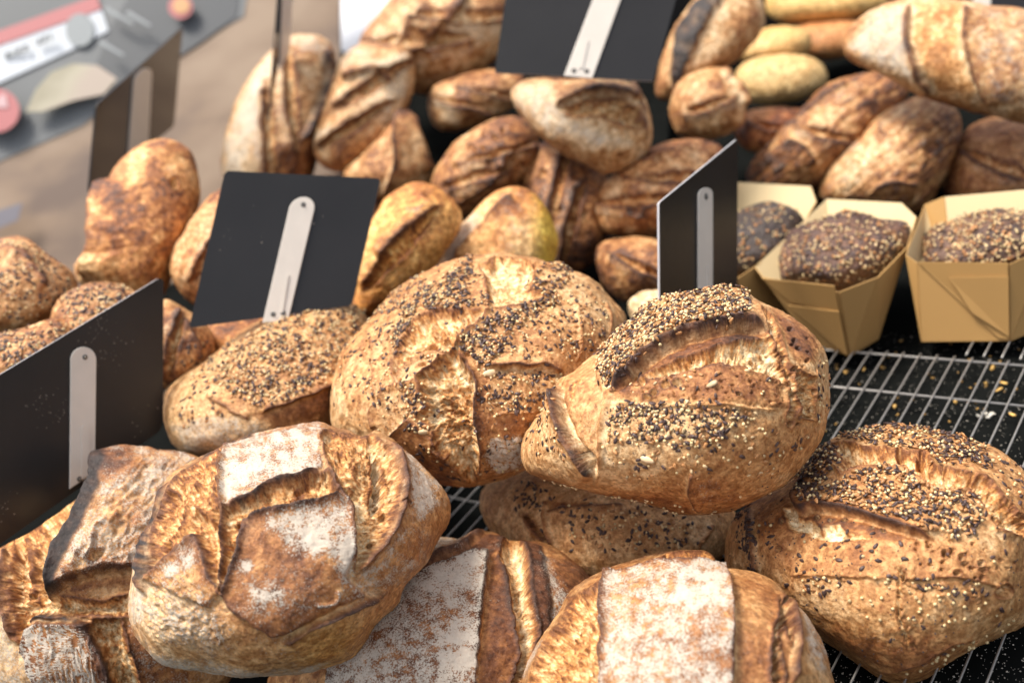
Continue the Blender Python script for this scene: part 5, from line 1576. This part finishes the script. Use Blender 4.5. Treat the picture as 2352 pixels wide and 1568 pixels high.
# middle mould
mould([(1870, 792), (1953, 816), (2016, 778), (1925, 745)],
      [(1735, 612, H), (1753, 636, H * .93), (1928, 670, H * .98), (2015, 636, H), (2083, 566, H), (2104, 498, H * 1.05), (2071, 466, H * 1.12), (1899, 457, H * 1.12)],
      "brown paper mould holding a seeded dark loaf, in the middle of the row",
      [(1, 2, 0, 1, [(0.0, 0.0), (0.97, -0.10), (0.97, 0.30), (0.22, 0.30)], 0.0015, "front_flap"),
       (1, 2, 0, 1, [(0.15, 0.36), (0.98, 0.28), (0.99, 0.98)], 0.0028, "corner_fold")])
# right mould
mould([(2118, 784), (2320, 782), (2420, 740), (2200, 715)],
      [(2082, 585, H), (2108, 604, H * .95), (2318, 606, H * .95), (2400, 570, H), (2460, 500, H), (2420, 430, H * 1.15), (2170, 452, H * 1.15), (2125, 470, H)],
      "brown paper mould holding a pale seeded loaf, at the right edge",
      [(1, 2, 0, 1, [(0.01, -0.02), (0.99, -0.02), (0.99, 0.97), (0.88, 0.95)], 0.0015, "front_flap"),
       (1, 2, 0, 1, [(0.36, 0.17), (1.0, 0.15), (1.0, 0.93), (0.60, 0.62)], 0.0030, "corner_fold")])
# left mould, half hidden
mould([(1640, 760), (1740, 770), (1800, 730), (1700, 690)],
      [(1560, 610, H), (1600, 640, H), (1690, 640, H), (1742, 606, H), (1840, 520, H), (1874, 462, H * 1.05), (1862, 428, H * 1.15), (1680, 418, H * 1.15)],
      "brown paper mould half hidden behind the narrow sign", None)
def moulded(outline, depth, T, label, seed, bake, n, mixx, tint, dense):
    L = Loaf(outline, depth, T, 0.55, n=130, seed=seed, bake=bake, vary=0.12, lump=0.012, rough=2.2)
    L.tint *= np.array(tint)
    o = np.array(outline); c = o.mean(0)
    L.sow(list(map(tuple, c + (o - c) * 0.96)), n, mixx, pile=0.0012, soft=8, size=1.0)
    for pl, k in dense: L.sow(pl, k, mixx, pile=0.0015, size=1.0)
    L.finish("moulded_loaf", label, "bread loaf", "seeded dark loaves in paper moulds", nparts=240)
PALE = {'millet': 0.34, 'tan_flax': 0.26, 'sesame': 0.30, 'dark_flax': 0.10}
moulded([(1775, 640), (1778, 590), (1800, 540), (1850, 500), (1920, 482), (1995, 487), (2055, 510), (2085, 545), (2070, 590), (2030, 630), (1960, 668), (1880, 668), (1810, 655)], 1.135, 0.075,
        "dark loaf with pale seeds in the middle paper mould", 71, 0.86, 420, PALE, (0.85, 1.12, 1.75), [([(1850,510),(2050,510),(2050,600),(1850,620)], 220)])
moulded([(2105, 610), (2110, 560), (2150, 505), (2220, 475), (2310, 465), (2390, 485), (2430, 530), (2420, 590), (2330, 640), (2200, 645), (2130, 635)], 1.10, 0.075,
        "dark loaf crusted with pale seeds in the paper mould at the right edge", 72, 0.80, 950, PALE, (0.72, 1.0, 1.6), [([(2180,490),(2352,480),(2352,600),(2180,600)], 300)])
moulded([(1600, 620), (1610, 560), (1660, 500), (1730, 476), (1800, 480), (1840, 505), (1830, 550), (1780, 600), (1710, 640), (1640, 645)], 1.20, 0.06,
        "very dark seeded loaf in the paper mould behind the narrow sign", 73, 0.95, 360, {'millet': 0.3, 'tan_flax': 0.5, 'sesame': 0.2}, (0.62, 0.95, 1.4), [])

# ------------------------------------------------------------------ printed banner at the upper left, white awning behind
def streak_mat(name, c0, c1, c2, scale=3.0, rough=0.5):
    m, N, L, B = mat_new(name)
    tc = N.new("ShaderNodeTexCoord")
    mp = N.new("ShaderNodeMapping")
    mp.inputs["Rotation"].default_value = (0, math.radians(-25), 0)
    mp.inputs["Scale"].default_value = (1, 1, 2.6)
    nz = N.new("ShaderNodeTexNoise")
    nz.inputs["Scale"].default_value = scale
    nz.inputs["Detail"].default_value = 5
    cr = N.new("ShaderNodeValToRGB")
    cr.color_ramp.elements[0].position = 0.36
    cr.color_ramp.elements[1].position = 0.64
    cr.color_ramp.elements[0].color = (*c0, 1)
    cr.color_ramp.elements[1].color = (*c2, 1)
    el = cr.color_ramp.elements.new(0.5); el.color = (*c1, 1)
    L.new(tc.outputs["Object"], mp.inputs[0]); L.new(mp.outputs[0], nz.inputs["Vector"])
    L.new(nz.outputs["Fac"], cr.inputs[0]); L.new(cr.outputs[0], B.inputs["Base Color"])
    B.inputs["Roughness"].default_value = rough
    return m
M_BGREY = streak_mat("banner_grey_ink", (0.085, 0.092, 0.095), (0.11, 0.118, 0.12), (0.16, 0.165, 0.165), 2.0)
M_BDARK = mat_plain("banner_dark_ink", (0.06, 0.065, 0.07), 0.5)
M_BROWN = streak_mat("banner_photo_ink", (0.12, 0.075, 0.05), (0.215, 0.14, 0.085), (0.28, 0.195, 0.125), 4.0)
M_BWHITE = mat_plain("banner_white_ink", (0.50, 0.53, 0.56), 0.5)
M_BRED = mat_plain("banner_red_ink", (0.38, 0.11, 0.11), 0.5)
M_BPINK = mat_plain("banner_pink_ink", (0.5, 0.32, 0.32), 0.5)
M_BORANGE = mat_plain("banner_orange_ink", (0.5, 0.27, 0.11), 0.5)
M_BBREAD = streak_mat("banner_bread_ink", (0.27, 0.24, 0.16), (0.36, 0.32, 0.23), (0.36, 0.29, 0.23), 5.0)
M_BMID = mat_plain("banner_pale_grey_ink", (0.22, 0.24, 0.245), 0.5)
BD = 1.95
bn0 = at(400, 300, BD)
bN = CAM - bn0; bN = bN / np.linalg.norm(bN) + sun_dir * 0.55; bN = bN / np.linalg.norm(bN)
root = empty("printed_banner", on_plane([(400, 760)], bn0, bN)[0])
tag(root, "blurred grey and brown printed banner with a red disc and white label, upper left", "banner")
_lvl = [0]
def print_(poly, m, name, lo=None):
    _lvl[0] += 1
    z = 0.0015 * _lvl[0]
    V, F = prism(poly, bn0, bN, z - (0.02 if lo else 0.001), z)
    return add_mesh(name, V, F, m, root)
def circ(cx, cy, rx, ry, n=28, a=0.0):
    return [(cx + rx * math.cos(t) * math.cos(a) - ry * math.sin(t) * math.sin(a), cy + rx * math.cos(t) * math.sin(a) + ry * math.sin(t) * math.cos(a)) for t in np.linspace(0, 2 * math.pi, n, endpoint=False)]
print_([(-260, -260), (780, -330), (780, 900), (-260, 1000)], M_BROWN, "panel", True)
print_([(-260, -260), (620, -330), (560, 40), (470, 90), (240, 250), (190, 290), (0, 372), (-260, 470)], M_BGREY, "grey_print")
print_([(330, -60), (560, -60), (545, 40), (470, 95), (250, 240), (215, 170), (260, 60)], M_BDARK, "dark_print")
print_([(-120, 150), (235, 24), (252, 75), (165, 120), (-120, 250)], M_BWHITE, "white_label")
print_([(-120, 120), (225, -5), (236, 26), (-120, 152)], M_BRED, "red_bar")
print_(circ(188, 75, 33, 38), M_BMID, "round_emblem")
for k, (x, y) in enumerate(((22, 135), (36, 131), (50, 126), (66, 121), (84, 112), (98, 108), (112, 102), (126, 98))):
    if k == 4: continue
    print_([(x - 5, y - 7), (x + 5, y - 10), (x + 6, y + 3), (x - 4, y + 7)], M_BMID if k % 3 == 1 else M_BDARK, "label_letter")
print_(circ(422, 30, 28, 27), M_BRED, "red_badge")
print_(circ(424, 28, 19, 18), M_BORANGE, "orange_badge")
print_([(72, 270), (95, 220), (130, 180), (180, 160), (235, 165), (280, 195), (250, 230), (180, 245), (110, 270)], M_BBREAD, "bread_print")
print_(circ(5, 268, 54, 50), M_BRED, "red_disc")
print_([(-14, 232), (-4, 232), (6, 250), (18, 232), (28, 232), (34, 262), (-14, 262)], M_BPINK, "disc_print")
for x, y, l in ((250, 40, 70), (300, 50, 60), (240, 118, 60)):
    print_([(x, y), (x + 8, y - 6), (x + l, y + l * .45), (x + l - 6, y + l * .5)], M_BMID, "stroke_print")
print_([(-60, 530), (10, 500), (70, 480), (60, 520), (0, 545)], mat_plain("banner_stroke_ink", (0.13, 0.12, 0.14), 0.5), "dark_stroke")  # dark grey stroke low on the banner

M_AWN = mat_plain("white_cloth", (0.86, 0.89, 0.95), 0.7)
a0 = at(840, 40, 2.2)
aN = sun_dir * 0.75 + (CAM - a0) / np.linalg.norm(CAM - a0) * 0.6; aN /= np.linalg.norm(aN)
V, F = prism([(775, -200), (1000, -200), (1000, 120), (880, 140), (800, 125), (745, 95), (778, 70)], a0, aN, -0.004, 0)
o = add_mesh("white_cloth", V, F, M_AWN, origin=on_plane([(860, 130)], a0, aN)[0])
tag(o, "bright white cloth hanging behind the loaves, left of the top centre", "cloth")

# dark back board of the stall behind the heap
M_BACK = mat_plain("dark_back_board", (0.016, 0.015, 0.014), 0.7, spec=0.2)
p0 = at(1700, 60, 2.0)
bb = np.array([wd[0], wd[1], 0])
n_ = (CAM - p0); n_[2] = 0; n_ /= np.linalg.norm(n_)
V, F = prism([(960, -420), (2700, -420), (2700, 420), (960, 420)], p0, n_, -0.01, 0)
V = np.array(V)
V[:, 2] = np.maximum(V[:, 2], TZ)
o = add_mesh("back_board", V, F, M_BACK, origin=(p0[0], p0[1], TZ))
tag(o, "plain black board closing the stall behind the rolls", "board")

# black sloping shelf that carries the heap
ra, rb, rc = at(860, 780, 1.32), at(1520, 700, 1.44), at(900, 150, 1.82)
rn = np.cross(rb - ra, rc - ra); rn /= np.linalg.norm(rn)
if rn @ (CAM - ra) < 0: rn = -rn
V, F = prism([(800, 880), (1560, 880), (1540, 190), (905, 150)], ra, rn, -0.012, 0)
V = np.array(V); V[:, 2] = np.maximum(V[:, 2], TZ + 0.002)
o = add_mesh("sloping_shelf", V, F, M_TABLE, origin=on_plane([(1150, 880)], ra, rn)[0])
tag(o, "black sloping shelf under the heap of loaves, seen only in the gaps", "shelf")
